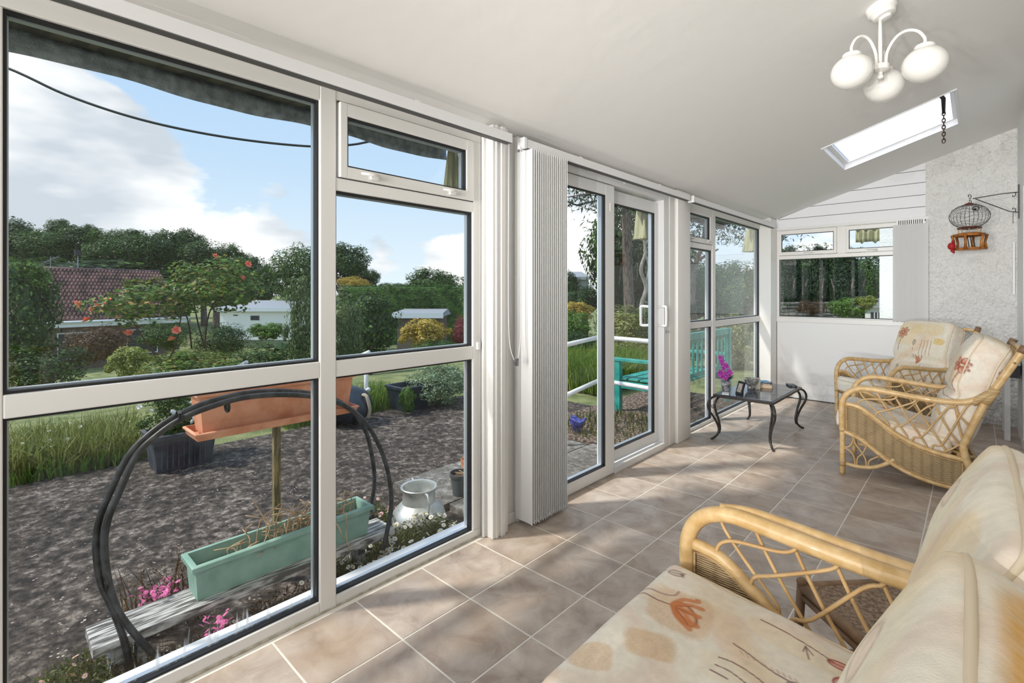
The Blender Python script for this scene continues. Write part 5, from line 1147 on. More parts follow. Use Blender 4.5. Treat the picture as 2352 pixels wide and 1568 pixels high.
for k in range(70):
    y = rs.gauss(.12, .13) if k < 55 else rs.uniform(-.3, .35); y = max(-.34, min(.36, y)); b = Vector((rs.uniform(-.05, .04), y, .09)); h = rs.uniform(.05, .22)*(1 if k < 55 else .5)
    P.append(spline([b, b+Vector((rs.uniform(-.03, .03), rs.uniform(-.04, .04), h*.6)), b+Vector((rs.uniform(-.08, .08), rs.uniform(-.10, .10), h*rs.uniform(.5, 1)))], 3))
P.append(spline([(.02, .12, .12), (.06, .15, .17), (.11, .20, .13), (.12, .22, .06)], 3)); P.append(spline([(.03, .30, .13), (.085, .26, .15), (.10, .25, .05), (.105, .27, -.02)], 4))
vine('dead_stalks', gp, P, .0028, M['straw'], 4)
# terracotta trough with tray
tc_ = thing('terracotta_trough', 'terracotta coloured window box and tray hung inside the hoop', 'planter', (-2.50, .98, .655))
g = G(); g.trough(-.085, .085, -.36, .38, .02, .215, .03, t=.006, lip=.014, liph=.03); build('trough_body', g, M['terra'], tc_, 'auto')
g = G(); g.trough(-.10, .10, -.37, .39, 0, .035, .012, t=.005, lip=.006, liph=.01); build('drip_tray', g, M['terra'], tc_, 'auto')
build('potting_soil', G().box(-.048, .048, -.315, .335, .05, .19), M['soil'], tc_)
blades('dry_grass', tc_, 'brownish', -.06, .06, -.32, .34, .18, 500, .09, .0022, .6, 4)
wp = thing('wooden_post', 'mossy wooden post holding up the terracotta window box', 'post', (-2.55, 1.00, GZ))
build('post', G().bbox(-.014, .014, -.016, .016, 0, .79, b=.002), M['post'], wp); build('post_plate', G().bbox(-.06, .06, -.06, .06, .79, .804, b=.002), M['post'], wp)
# ---- milk churn
mc = thing('milk_churn', 'old aluminium milk churn half hidden among daisies', 'milk churn', (-2.51, 1.84, GZ))
g = G(); s_ = 1.0
g.lathe([(.0, 0), (.155, 0), (.165, .02), (.165, .06), (.155, .095), (.125, .130), (.103, .150), (.098, .19), (.100, .222), (.110, .236), (.113, .243), (.109, .247), (.098, .243), (.092, .225), (.092, .17), (.0, .165)], (0, 0, 0), 44); build('churn_body', g, M['zinc'], mc, 'auto')
for a in (-.3, 2.8):
    g = G(); c, s = math.cos(a), math.sin(a); g.tube(spline([(c*.10, s*.10, .225), (c*.15, s*.15, .24), (c*.175, s*.175, .20), (c*.165, s*.165, .14), (c*.145, s*.145, .11)], 4), .007, 7); build('churn_handle', g, M['zinc'], mc, True)
# ---- grey pot and small terracotta pot
def pot(name, label, loc, r, h, m, lip=.012, soil=True, cat='plant pot'):
    t = thing(name, label, cat, loc); g = G(); g.lathe([(0, 0), (r*.72, 0), (r*.93, h-.03), (r*.96, h-.03), (r, h-.026), (r, h), (r*.94, h), (r*.90, h-.03), (r*.7, .01), (0, .01)], (0, 0, 0), 28)
    build('pot_body', g, m, t, 'auto')
    if soil: build('potting_soil', G().lathe([(0, h*.8), (r*.86, h*.8), (r*.8, h*.7)], (0, 0, 0), 20), M['soil'], t)
    return t
p1 = pot('flower_pot', 'dark grey plastic pot with withered stems on the flags', (-2.60, 2.26, GZ+.045), .078, .15, M['greypot'])
vine('dead_stalks', p1, [spline([(0, 0, .11), (.02, .02, .14), (.03*math.cos(k), .05*math.sin(k), .155)], 3) for k in range(6)], .0025, M['straw'], 4)
pot('terracotta_pot', 'small terracotta pot behind the dark grey pot', (-2.86, 2.55, GZ+.05), .05, .11, M['terra'])
p2 = pot('bulb_pan', 'wide dark pot full of small pink flowers behind the green planter', (-2.78, 1.52, GZ), .15, .10, M['blackpot'])
def daisies(parent, pts, r, petal, name='flower', seed=0, cmat='yellow', stem=0):
    rs = np.random.RandomState(seed); meshes = []
    for q in range(3):
        g = G(); n = 11
        for k in range(n):
            a = 2*PI*k/n; b = .30*2*PI/n*1.3; g.add([(0, 0, 0), (r*.8*math.cos(a-b), r*.8*math.sin(a-b), .001*q), (r*math.cos(a), r*math.sin(a), r*.12*(q-1)), (r*.8*math.cos(a+b), r*.8*math.sin(a+b), .001*q)], [(0, 1, 2, 3)])
        me = bpy.data.meshes.new('petals'); me.from_pydata(g.v, [], g.f); me.materials.append(petal); 
        g = G(); g.sphere((0, 0, r*.05), r*.30, 8, 5, r*.18); b = len(me.vertices)
        me2 = bpy.data.meshes.new(name); me2.from_pydata([tuple(v.co) for v in me.vertices]+g.v, [], [tuple(p.vertices) for p in me.polygons]+[tuple(i+b for i in f) for f in g.f]); me2.materials.append(petal); me2.materials.append(M[cmat])
        nf = len(me.polygons); me2.polygons.foreach_set('material_index', [0]*nf+[1]*(len(me2.polygons)-nf)); meshes.append(me2)
    for k, p in enumerate(pts):
        o = link(name, meshes[k % 3], None, parent); o.location = p; o.rotation_euler = (rs.uniform(-.5, .7), rs.uniform(.1, .9), rs.uniform(0, 6)); sc = rs.uniform(.7, 1.2); o.scale = (sc, sc, sc)
rs = np.random.RandomState(2)
daisies(p2, [(x, y, .10+.04*rs.rand()) for x, y in rs.uniform(-.13, .13, (45, 2))], .014, M['palepink'], seed=3)
blades('foliage', p2, 'olivecover', -.12, .12, -.12, .12, .08, 300, .07, .002, .8, 5)
# ---- daisy ground cover along the window
def cover(name, label, cat, x0, x1, y0, y1, h, lm, n, nf, petal, r, seed, z=GZ, group=None, blade=.004):
    t = thing(name, label, cat, ((x0+x1)/2, (y0+y1)/2, z)); cx, cy = t.location.x, t.location.y
    rs = np.random.RandomState(seed); m = n; X = rs.uniform(x0-cx, x1-cx, m); Y = rs.uniform(y0-cy, y1-cy, m); env = h*(.45+.55*np.sin(X*11+seed)*np.sin(Y*9)+.35); env = np.clip(env, .02, None)
    Z = rs.uniform(0, 1, m)*env; C = np.stack([X, Y, Z], 1); N = rs.normal(size=(m, 3)); N[:, 2] += 1
    o = link('foliage', leaf_mesh('foliage', C, N, blade*6, .35, seed=seed), L_[lm], t); o['kind'] = 'stuff'
    blades('stems', t, lm, x0-cx, x1-cx, y0-cy, y1-cy, 0, n//4, h*1.2, blade*.35, .5, seed+1)
    if nf:
        i = rs.randint(0, m, nf); daisies(t, [(X[k], Y[k], env[k]*1.02+.01) for k in i], r, petal, seed=seed)
    return t
cover('daisy_patch', 'low mat of white and pink daisies below the second window', 'daisies', -2.46, -2.10, 1.20, 1.92, .10, 'olivecover', 4500, 150, M['white_petal'], .0155, 21)
cover('daisy_patch', 'brown weedy growth with a few daisies at the foot of the big window', 'weeds', -2.28, -2.10, .30, 1.18, .10, 'brownish', 2600, 10, M['white_petal'], .012, 22)
cover('daisy_patch', 'reddish sprawling daisies around the bench leg at lower left', 'daisies', -2.52, -2.12, .12, .42, .10, 'olivecover', 1200, 14, M['palepink'], .013, 23)
cover('daisy_patch', 'pale pink daisies spreading behind the milk churn and planter', 'daisies', -2.95, -2.55, 1.25, 1.80, .10, 'olivecover', 1800, 60, M['palepink'], .013, 24)
def pinkclump(label, c, r, n, seed):
    t = thing('pink_flower_clump', label, 'pink flowers', c); n = int(n*1.8); rs = np.random.RandomState(seed); blades('stems', t, 'brownish', -r, r, -r, r, 0, 60, .16, .003, .4, seed)
    daisies(t, [(rs.normal()*r*.5, rs.normal()*r*.6, .13+rs.uniform(-.03, .04)) for k in range(n)], .0105, M['pink_petal'], seed=seed, cmat='pinkc')
M['pinkc'] = M['pink_petal']
pinkclump('bright pink flower cluster behind the left end of the plank', (-2.50, .50, GZ+.045), .065, 44, 5)
pinkclump('bright pink flower cluster low against the big pane', (-2.17, .62, GZ-.0), .05, 20, 6)
pinkclump('single bright pink bloom at the corner of the second pane', (-2.12, 1.05, GZ+.01), .015, 5, 7)
wd = thing('dry_weeds', 'tall brown seeding weeds left of the green planter', 'weeds', (-2.56, .55, GZ)); blades('stems', wd, 'brownish', -.08, .08, -.16, .14, 0, 90, .30, .003, .3, 9)
rs = np.random.RandomState(8); C = rs.uniform(-1, 1, (500, 3))*np.array([.09, .18, .13])+np.array([0, 0, .16]); o = link('seed_heads', leaf_mesh('seed_heads', C, rs.normal(size=(500, 3)), .012, .5, seed=8), L_['brownish'], wd); o['kind'] = 'stuff'
# ---- troughs and tubs at the patio edge
dt = thing('square_trough', 'dark slate coloured square trough planted with white roses at the patio edge', 'planter', (-4.86, 1.13, GZ))
g = G(); g.trough(-.20, .17, -.24, .24, 0, .30, .05, t=.01, lip=.02, liph=.035); build('trough_body', g, M['trough'], dt, 'auto')
for k in range(9): y = -.17+.038*k; build('rib', G().box(.128, .150, y, y+.010, .03, .25), M['trough'], dt)
build('potting_soil', G().box(-.13, .11, -.17, .17, .05, .24), M['soil'], dt)
wrs = plant('white_rose_bush', 'white rose bush growing in the dark square trough', 'rose bush', (-4.90, 1.15, GZ+.24), (-4.95, 1.17, .26), (.30, .34, .24), 'shrub_b', 'mid', .3)
rs = np.random.RandomState(4); pts = []
for k in range(26): d = rs.normal(size=3); d /= np.linalg.norm(d); d[0] = abs(d[0]); pts.append((-.05+d[0]*.30, .02+d[1]*.34, .17+d[2]*.24))
def blooms(parent, pts, r, m, seed=0, name='bloom'):
    rs = np.random.RandomState(seed); g = G()
    for ring, (n, rr, tz) in enumerate(((6, 1, .25), (5, .75, .55), (4, .45, .9))):
        for k in range(n):
            a = 2*PI*k/n+ring; b = .62; g.add([(0, 0, 0), (r*rr*.8*math.cos(a-b), r*rr*.8*math.sin(a-b), r*tz*.8), (r*rr*math.cos(a), r*rr*math.sin(a), r*tz), (r*rr*.8*math.cos(a+b), r*rr*.8*math.sin(a+b), r*tz*.8)], [(0, 1, 2, 3)])
    me = bpy.data.meshes.new(name); me.from_pydata(g.v, [], g.f); me.materials.append(m)
    for p in pts: o = link(name, me, None, parent); o.location = p; o.rotation_euler = (rs.uniform(-.8, .8), rs.uniform(.2, 1.2), rs.uniform(0, 6)); s = rs.uniform(.8, 1.3); o.scale = (s, s, s)
blooms(wrs, pts, .026, M['white_petal'], 5)
bt = thing('square_tub', 'black square plastic tub at the patio edge before the variegated shrub', 'planter', (-5.15, 3.62, GZ))
g = G(); g.trough(-.20, .20, -.22, .22, 0, .30, .055, t=.01, lip=.02, liph=.035); build('tub_body', g, M['blackpot'], bt, 'auto'); build('potting_soil', G().box(-.14, .14, -.16, .16, .05, .24), M['soil'], bt)
plant('tub_weeds', 'trailing green weed climbing the front of the black tub', 'weeds', (-4.92, 3.42, GZ), (-4.90, 3.42, .03), (.10, .10, .16), 'shrub_a', 'bright', .3)
bg_ = thing('black_sack', 'shiny black garden sack behind the terracotta window box', 'sack', (-5.05, 2.72, GZ)); g = G(); g.sphere((0, 0, .2), .26, 18, 12, .21); g.v = [(x*(1+.12*math.sin(9*z+5*y)), y*(1+.1*math.sin(14*x)), z+.02*math.sin(18*x)) for x, y, z in g.v]; build('sack', g, M['blackpot'], bg_, True); g = G(); g.tube(spline([(.12, .1, .3), (.22, .12, .32), (.26, .14, .18), (.24, .13, .08)], 4), .02, 7); build('sack_tie', g, mat('pale_cloth', (.42, .36, .26), .9), bg_, True)
# white handrails down the garden steps
def rails(name, label, posts, z0s, h, lows, ext0=None, r=.024):
    t = thing(name, label, 'handrail', posts[0]); b = Vector(posts[0])
    for k, p in enumerate(posts):
        q = Vector(p)-b; build('post', G().tube([q+Vector((0, 0, 0)), q+Vector((0, 0, h))], r, 10), M['rail'], t, True)
    for f_ in lows:
        P = [Vector(p)-b+Vector((0, 0, h*f_)) for p in posts]
        if ext0: P = [P[0]-(P[1]-P[0]).normalized()*ext0]+P
        build('rail', G().tube(P, r*.95, 10), M['rail'], t, True)
    return t
rails('handrail', 'white tubular handrail with square end post at the patio steps', [(-5.10, 3.00, GZ), (-6.6, 2.75, GZ-.55)], None, .76, (.98, .42), .05)
v = at(562, 832, 6.2); rails('handrail', 'white handrail end poking up behind the big window transom', [(v.x, v.y, GZ), (v.x-1.2, v.y-.25, GZ-.45)], None, v.z-GZ, (.985, .45), .05)
ra = rails('handrail', 'white tubular safety rail outside the sliding door', [(-2.99, 4.60, GZ), (-2.75, 3.60, GZ)], None, .97, (.985, .50))
b = Vector(ra.location)
for f_ in (.985, .50): build('rail', G().tube([(0, 0, .97*f_), (-2.06-b.x, 4.50-b.y, .97*f_)], .0235, 10), M['rail'], ra, True)
# teal garden bench against the sunroom
tbn = thing('garden_bench', 'teal painted slatted garden bench backing onto the sunroom', 'bench', (-2.75, 5.95, GZ))
y0b, y1b = -.72, .70
for y in (y0b, y1b):
    build('front_leg', G().bbox(-.42, -.35, y-.035, y+.035, 0, .62, b=.005), M['teal'], tbn); build('back_leg', G().bbox(.36, .43, y-.035, y+.035, 0, .98, b=.005), M['teal'], tbn)
    build('arm', G().bbox(-.46, .38, y-.045, y+.045, .62, .655, b=.005), M['teal'], tbn); build('side_rail', G().bbox(-.40, .38, y-.02, y+.02, .30, .38, b=.004), M['teal'], tbn)
for k in range(5): build('seat_slat', G().bbox(-.40+.15*k, -.28+.15*k, y0b, y1b, .40, .42, b=.003), M['teal'], tbn)
build('top_rail', G().bbox(.37, .42, y0b, y1b, .90, .98, b=.005), M['teal'], tbn); build('lower_back_rail', G().bbox(.37, .41, y0b, y1b, .46, .52, b=.005), M['teal'], tbn); build('front_apron', G().bbox(-.41, -.38, y0b, y1b, .30, .39, b=.004), M['teal'], tbn)
for k in range(11): y = y0b+.08+k*.126; build('back_slat', G().bbox(.385, .40, y-.022, y+.022, .52, .90, b=.003), M['teal'], tbn)
# blue glazed pot
pb = thing('blue_ornament', 'small blue glazed garden ornament by the flags', 'garden ornament', (-2.95, 4.12, GZ)); g = G(); g.lathe([(0, 0), (.035, 0), (.03, .04), (.06, .10), (.085, .15), (.07, .16), (.05, .12), (0, .08)], (0, 0, 0), 14); g.v = [(x*(1+.25*math.sin(3*math.atan2(y, x))), y, z+.02*math.sin(3*math.atan2(y, x))) for x, y, z in g.v]; build('ornament_body', g, mat('blue_glaze', (.03, .03, .20), .2, col2=(.12, .14, .45), nscale=18), pb, True); build('ornament_foot', G().lathe([(0, -.0), (.05, 0), (.05, .012), (0, .014)], (0, 0, 0), 14), M['blackpot'], pb)
# ---- beds and shrubs
def at_x(px, py, x):
    u = (px-1176)/FPX; c, s = math.cos(YAW), math.sin(YAW); return at(px, py, x/(-s+u*c))
def bed(name, label, cat, x0, x1, y0, y1, lm, n, h, w, seed, flowers=None, nf=0, r=.02):
    t = thing(name, label, cat, ((x0+x1)/2, (y0+y1)/2, terr((x0+x1)/2, 0))); b = t.location
    o = blades('foliage', t, lm, x0-b.x, x1-b.x, y0-b.y, y1-b.y, 0, n, h, w, .5, seed)
    if flowers:
        rs = np.random.RandomState(seed); daisies(t, [(rs.uniform(x0-b.x, x1-b.x), rs.uniform(y0-b.y, y1-b.y), h*rs.uniform(.5, .85)) for k in range(nf)], r, flowers, seed=seed)
    return t
bed('wildflower_bed', 'bed of long grass and small white flowers along the patio edge at left', 'flower bed', -6.1, -5.25, -1.5, 1.0, 'weeds', 9000, .34, .006, 31, M['white_petal'], 110, .017)
bed('wildflower_bed', 'bright low weeds at the foot of the left bed', 'flower bed', -5.55, -5.2, -1.5, .9, 'bright', 2500, .16, .006, 32)
bed('wildflower_bed', 'rough grass beyond the black tub by the white rail', 'grass', -6.0, -5.3, 2.2, 3.7, 'grass', 3500, .30, .005, 33)
bed('grass_clump', 'bright green long grass beyond the sliding door rails', 'grass', -5.6, -3.8, 5.9, 8.0, 'grass', 12000, .50, .007, 34)
bed('bed_growth', 'straggly plants in the gravel bed outside the sliding door', 'plants', -3.3, -2.2, 4.0, 5.1, 'olivecover', 700, .13, .006, 35)
def sh(label, px, py, d, rpx, hpx, key, m, cat='shrub', name='garden_shrub', rz=0, trunk=None, ybase=None, dep=1.0, group=None, tm='bark'):
    c = at(px, py, d); rx = rpx/FPX*d; rzz = hpx/FPX*d; base = (c.x, c.y, max(min(terr(c.x, c.y), c.z-rzz*.8), -30))
    return plant(name, label, cat, base, c, (rx*dep, rx, rzz), key, m, rz, group, trunk, tm)
sh('large leafy green bush at the far left edge of the view', 35, 720, 9.0, 85, 130, 'shrub_b', 'mid', rz=.4)
sh('sunlit light green top of the bush at the far left', 55, 640, 9.2, 55, 45, 'shrub_a', 'bright', rz=1.4)
sh('dark green bush at the lower left behind the garden lamp', 70, 845, 8.4, 120, 60, 'shrub_c', 'dark', rz=2.4)
sh('golden green variegated shrub below the roses', 300, 832, 8.0, 48, 42, 'shrub_a', 'lime', rz=.9)
sh('round reddish brown bush beyond the rose', 225, 790, 11.5, 70, 45, 'shrub_c', 'brownish', rz=.2)
sh('dark rounded bush in the middle of the garden', 505, 785, 12.5, 65, 45, 'shrub_c', 'dark', rz=.2)
sh('small emerald green bush beside the white outbuilding', 615, 760, 13.5, 40, 22, 'shrub_a', 'bright', rz=2)
sh('mixed green shrubs in front of the far hedge, left of the mullion', 620, 830, 8.5, 75, 45, 'shrub_b', 'mid', rz=2.6)
sh('soft green planting under the rose bush', 430, 845, 7.6, 95, 42, 'shrub_c', 'weeds', rz=1.1)
sh('pale green leafy growth left of the rose stems', 380, 770, 10.5, 60, 35, 'shrub_c', 'mid', rz=1.9)
sh('tall cream variegated shrub beside the white mullion', 700, 745, 7.2, 48, 125, 'shrub_b', 'vari', rz=.1)
sh('grey green shrub seen at the left of the second window', 800, 770, 7.6, 38, 90, 'shrub_c', 'vari', rz=3.1)
sh('big dark spreading bush in the second window', 850, 745, 11, 75, 75, 'shrub_b', 'dark', rz=1.2, name='garden_shrub', trunk=.05)
sh('golden yellow shrub in the second window', 975, 768, 8.4, 58, 42, 'shrub_a', 'yellow', rz=.3)
sh('small green growth under the golden shrub', 1000, 800, 7.8, 60, 22, 'shrub_c', 'mid', rz=.3)
sh('dark red maple beside the golden shrub', 1068, 765, 8.8, 34, 42, 'shrub_c', 'red', cat='maple', rz=1.3)
sh('silvery cream variegated shrub behind the black tub', 1010, 880, 6.4, 85, 48, 'shrub_c', 'silver', rz=.5)
sh('pale variegated shrub against the right jamb of the second window', 1085, 690, 9.0, 26, 60, 'shrub_b', 'vari', rz=.8)
# clipped hedge
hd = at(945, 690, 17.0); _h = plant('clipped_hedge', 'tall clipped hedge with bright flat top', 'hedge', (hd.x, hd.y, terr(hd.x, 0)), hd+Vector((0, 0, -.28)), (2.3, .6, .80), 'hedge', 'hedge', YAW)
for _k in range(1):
    g = G(); g.bbox(-2.25, 2.25, -.5, .5, -1.2, .74, b=.1); o = build('hedge_core', g, mat('inner_hedge_growth', (.02, .06, .01), .9, col2=(.07, .16, .02), nscale=9, bump=(20, 1, .1)), _h); o.location = hd+Vector((0, 0, -.28))-Vector(_h.location); o.rotation_euler = (0, 0, YAW)  # solid green core so the hedge is not see-through
sh('golden leaved tree beyond the clipped hedge', 812, 652, 24, 40, 18, 'tree_c', 'yellow', cat='tree', name='garden_tree', rz=1, trunk=.12)
# rose bush with coral blooms
def rosebush(label, px, py, d, rx, rz_, blp, seed, stems):
    t = sh(label, px, py, d, rx, rz_, 'rosec', 'rose', cat='rose bush', name='rose_bush', rz=seed)
    b = Vector(t.location); g = G()
    for P in stems: g.tube([tuple(q-b) for q in spline([at(x, y, d) for x, y in P], 4)], [.012*(1-.5*i/(4*(len(P)-1))) for i in range(4*(len(P)-1)+1)], 5)
    build('stem', g, M['stem'], t, True)
    blooms(t, [tuple(at(x, y, d-.25)-b) for x, y in blp], .05, M['coral'], seed); return t
crown('rosec', 1900, .12, 14, clumps=26, cr=.34, asp=.6, fill=.2)
crown('rosed', 700, .20, 15, clumps=26, cr=.34, asp=.6, fill=.2)
rosebush('tall rose bush with red blooms high in the big window', 490, 660, 6.4, 110, 70, [(492, 590), (570, 607), (555, 640), (395, 780)], 3, [[(470, 800), (452, 730), (440, 660)], [(470, 800), (480, 720), (520, 650)], [(440, 800), (430, 730), (400, 680)], [(395, 860), (340, 790), (300, 740)]])
rosebush('lower spreading rose bush with coral pink blooms', 345, 700, 6.0, 115, 62, [(173, 700), (215, 712), (225, 703), (250, 690), (200, 737), (262, 700), (290, 768), (300, 765), (405, 759), (240, 700)], 5, [[(390, 870), (345, 800), (300, 730)], [(360, 870), (400, 800), (420, 700)]])
rosebush('small rose with pale pink blooms by the transom', 455, 835, 5.6, 95, 30, [], 7, [[(470, 900), (480, 840)]])
# garden globe lamp
v = at(121, 831, 9.5); gl = thing('garden_lamp', 'white globe garden lamp on a short dark post', 'garden lamp', (v.x, v.y, terr(v.x, 0))); z = v.z-terr(v.x, 0)
build('globe', G().sphere((0, 0, z), .085, 18, 12, .065), mat('cream_globe', (.75, .74, .62), .3), gl, True); build('lamp_post', G().tube([(0, 0, 0), (.0, 0, z*.5), (0, 0, z-.06)], [.05, .03, .04], 8), M['stem'], gl, True)
# woodland on the hill
trees = [(-60, 585, 44, 120, 95, 'tree_a', 'dark'), (20, 560, 46, 75, 62, 'tree_b', 'dark'), (95, 575, 44, 75, 48, 'tree_c', 'mid'), (140, 530, 50, 30, 28, 'tree_a', 'mid'), (185, 565, 46, 55, 45, 'tree_a', 'dark'), (205, 540, 48, 26, 26, 'tree_b', 'dark'), (255, 580, 44, 60, 52, 'tree_b', 'mid'), (330, 585, 42, 65, 52, 'tree_c', 'dark'), (300, 560, 52, 50, 35, 'tree_a', 'dark'),
         (385, 580, 46, 55, 52, 'tree_a', 'dark'), (430, 565, 48, 40, 42, 'tree_b', 'dark'), (470, 595, 44, 60, 46, 'tree_c', 'dark'), (530, 605, 46, 45, 46, 'tree_b', 'mid'), (575, 630, 40, 45, 45, 'tree_a', 'dark'), (610, 650, 38, 42, 38, 'tree_b', 'dark'), (500, 660, 30, 60, 40, 'tree_c', 'dark')]
names = ['tall', 'broad', 'rounded', 'small pale topped', 'dense', 'wind bent', 'sunlit', 'deep green', 'distant', 'leaning', 'feathery topped', 'low', 'domed', 'shaded', 'dark edged', 'shadowy low']
places = ['outside the left edge', 'at the left edge of the hill', 'above the tiled roof at left', 'standing clear on the skyline at left', 'on the skyline over the roof', 'beside the small skyline tree', 'behind the roof ridge', 'over the middle of the roof', 'furthest back behind the roof', 'right of the roof', 'with its top above the rose bush', 'behind the tall rose bush', 'right of the rose blooms', 'sloping down above the white building', 'behind the white building', 'behind the rose stems']
for k, (px, py, d, rp, hp_, key, m) in enumerate(trees):
    sh('%s woodland tree %s' % (names[k], places[k]), px, py, d, rp, hp_, key, m, cat='tree', name='woodland_tree', rz=k*1.3, trunk=.25)
sh('large light green tree behind the variegated shrub', 690, 630, 26, 75, 70, 'tree_c', 'mid', cat='tree', name='garden_tree', rz=2.2, trunk=.2)
sh('round tree at the left of the second window', 790, 610, 28, 62, 52, 'tree_a', 'dark', cat='tree', name='garden_tree', rz=.2, trunk=.2)
sh('thin topped tree next to the golden tree', 850, 640, 30, 26, 24, 'tree_b', 'dark', cat='tree', name='garden_tree', rz=.9, trunk=.15)
sh('round green tree above the clipped hedge', 990, 655, 27, 72, 40, 'tree_b', 'mid', cat='tree', name='garden_tree', rz=1.9, trunk=.2)
sh('distant dark treeline between the hedge and golden tree', 905, 665, 60, 60, 16, 'tree_b', 'dark', cat='tree', name='garden_tree', rz=.4, trunk=.2)
sh('tree hidden behind the right jamb of the second window', 1100, 655, 22, 45, 35, 'tree_a', 'mid', cat='tree', name='garden_tree', rz=.4, trunk=.12)
for k, (px, py, d, rp, hp_, m, lb) in enumerate([(905, 690, 34, 150, 26, 'dark', 'long dark hedgerow behind the clipped hedge'), (200, 640, 40, 260, 45, 'dark', 'dense woodland edge behind the tiled roof'), (520, 675, 34, 130, 30, 'dark', 'dark undergrowth behind the white outbuilding'), (690, 700, 24, 70, 35, 'mid', 'green undergrowth below the light green tree')]):
    sh(lb, px, py, d, rp, hp_, 'tree_b', m, cat='undergrowth', name='undergrowth', rz=YAW, dep=1.0)
# door view: shrubs, pine, contorted tree
sh('orange tinged shrub seen through the left door pane', 1325, 712, 12, 42, 22, 'shrub_a', 'yellow', rz=.4)
sh('green shrub below the orange one in the left door pane', 1318, 745, 10.5, 48, 32, 'shrub_b', 'bright', rz=1.4)
sh('dark shrub behind the handrail in the left door pane', 1330, 790, 9.5, 55, 32, 'shrub_c', 'dark', rz=2.0)
sh('leafy mixed hedge low in the right door pane', 1450, 745, 11.0, 75, 45, 'shrub_b', 'weeds', rz=2.0)
sh('small leaved shrub behind the long grass', 1440, 800, 9.8, 80, 32, 'shrub_c', 'weeds', rz=.6)
sh('green climber at the right of the door pane', 1490, 740, 9.2, 35, 45, 'shrub_b', 'mid', rz=.8)
sh('pale leaved shrub behind the teal bench', 1600, 790, 9.5, 55, 40, 'shrub_c', 'vari', rz=.8)
sh('brushy green shrub beyond the far corner window', 1690, 790, 9.6, 60, 70, 'shrub_b', 'weeds', rz=.9)
sh('dark conifer at the left of the right door pane', 1405, 640, 19, 45, 120, 'conifer', 'conifer', cat='conifer', name='conifer_tree', rz=.9, trunk=.15)
sh('dark conifer behind the pine trunk', 1465, 640, 22, 55, 115, 'conifer', 'conifer', cat='conifer', name='conifer_tree', rz=2.9, trunk=.15)
sh('dense conifer at the right of the door pane', 1515, 655, 20, 50, 100, 'conifer', 'conifer', cat='conifer', name='conifer_tree', rz=1.9, trunk=.15)
sh('dark tree low at the left of the door', 1305, 660, 25, 30, 40, 'tree_b', 'dark', cat='tree', name='garden_tree', rz=1.9, trunk=.15)
sh('dark evergreen beyond window three', 1590, 670, 20, 45, 55, 'tree_b', 'dark', cat='tree', name='garden_tree', rz=.9, trunk=.15)
sh('dark evergreen beyond the last side window', 1680, 660, 22, 60, 60, 'tree_b', 'dark', cat='tree', name='garden_tree', rz=2.3, trunk=.15)
pt_ = thing('pine_tree', 'tall pine with rough straight trunk seen through the right door pane', 'pine tree', tuple(at(1448, 840, 13))); b = Vector(pt_.location)
g = G(); P = [at(1448, 840, 13), at(1445, 700, 13), at(1440, 560, 13), at(1438, 400, 13), at(1438, 200, 13)]; pts = spline(P, 6); g.tube([tuple(p-b) for p in pts], [.15-.05*i/len(pts)+.006*math.sin(i*2.3) for i in range(len(pts))], 10)
for k in range(9):
    q = at(1440, 500-22*k, 13); a = k*2.1; g.tube([tuple(q-b), tuple(q-b+Vector((math.cos(a)*.9, math.sin(a)*.9, .1))), tuple(q-b+Vector((math.cos(a)*1.9, math.sin(a)*1.9, -.1)))], [.04, .03, .01], 5)
build('trunk', g, M['bark'], pt_, True)
rs = np.random.RandomState(12); n = 5200; C = []
for k in range(26):
    a = k*2.4; rr = rs.uniform(.6, 2.1); q = np.array(at(1440, 505-13*k*.8, 13))-np.array(b); cc = q+np.array([math.cos(a)*rr, math.sin(a)*rr, rs.uniform(-.1, .15)]); C.append(cc+rs.normal(size=(200, 3))*np.array([.42, .42, .10]))
C = np.concatenate(C); Nn = rs.normal(size=(len(C), 3)); Nn[:, 2] += .6; o = link('foliage', leaf_mesh('foliage', C, Nn, .16, .2, seed=4), L_['conifer'], pt_); o['kind'] = 'stuff'
ct = thing('contorted_tree', 'pale twisting trunk beside the pine', 'tree', tuple(at(1472, 760, 10.5))); b = Vector(ct.location)
g = G()
for P, r in (([(1468, 760), (1474, 700), (1484, 660), (1472, 620), (1482, 580), (1478, 540)], .055), ([(1484, 655), (1490, 610), (1480, 575), (1490, 545)], .035), ([(1476, 690), (1495, 700), (1520, 715)], .03)):
    pts = spline([at(x, y, 10.5) for x, y in P], 5); g.tube([tuple(p-b) for p in pts], [r*(1-.5*i/len(pts)) for i in range(len(pts))], 8)
build('trunk', g, M['palebark'], ct, True)
bt_ = thing('bare_branched_tree', 'tree with bare forked branches against the sky in window three', 'tree', tuple(at(1590, 700, 14))); b = Vector(bt_.location); g = G()
for P, r in (([(1590, 700), (1592, 640), (1600, 600), (1615, 560), (1618, 520)], .10), ([(1600, 600), (1625, 585), (1650, 572)], .05), ([(1594, 630), (1580, 590), (1572, 540)], .05), ([(1615, 560), (1630, 540), (1640, 500)], .04)):
    pts = spline([at(x, y, 14) for x, y in P], 5); g.tube([tuple(p-b) for p in pts], [r*(1-.6*i/len(pts)) for i in range(len(pts))], 7)
build('trunk', g, M['bark'], bt_, True)
rs = np.random.RandomState(13); C = []
for k in range(40):
    q = np.array(at(rs.uniform(1540, 1790), rs.uniform(480, 560), rs.uniform(13, 15)))-np.array(b); C.append(q+rs.normal(size=(60, 3))*np.array([.40, .40, .07]))
C = np.concatenate(C); o = link('foliage', leaf_mesh('foliage', C, rs.normal(size=(len(C), 3))+np.array([0, 0, .6]), .15, .2, seed=5), L_['conifer'], bt_); o['kind'] = 'stuff'
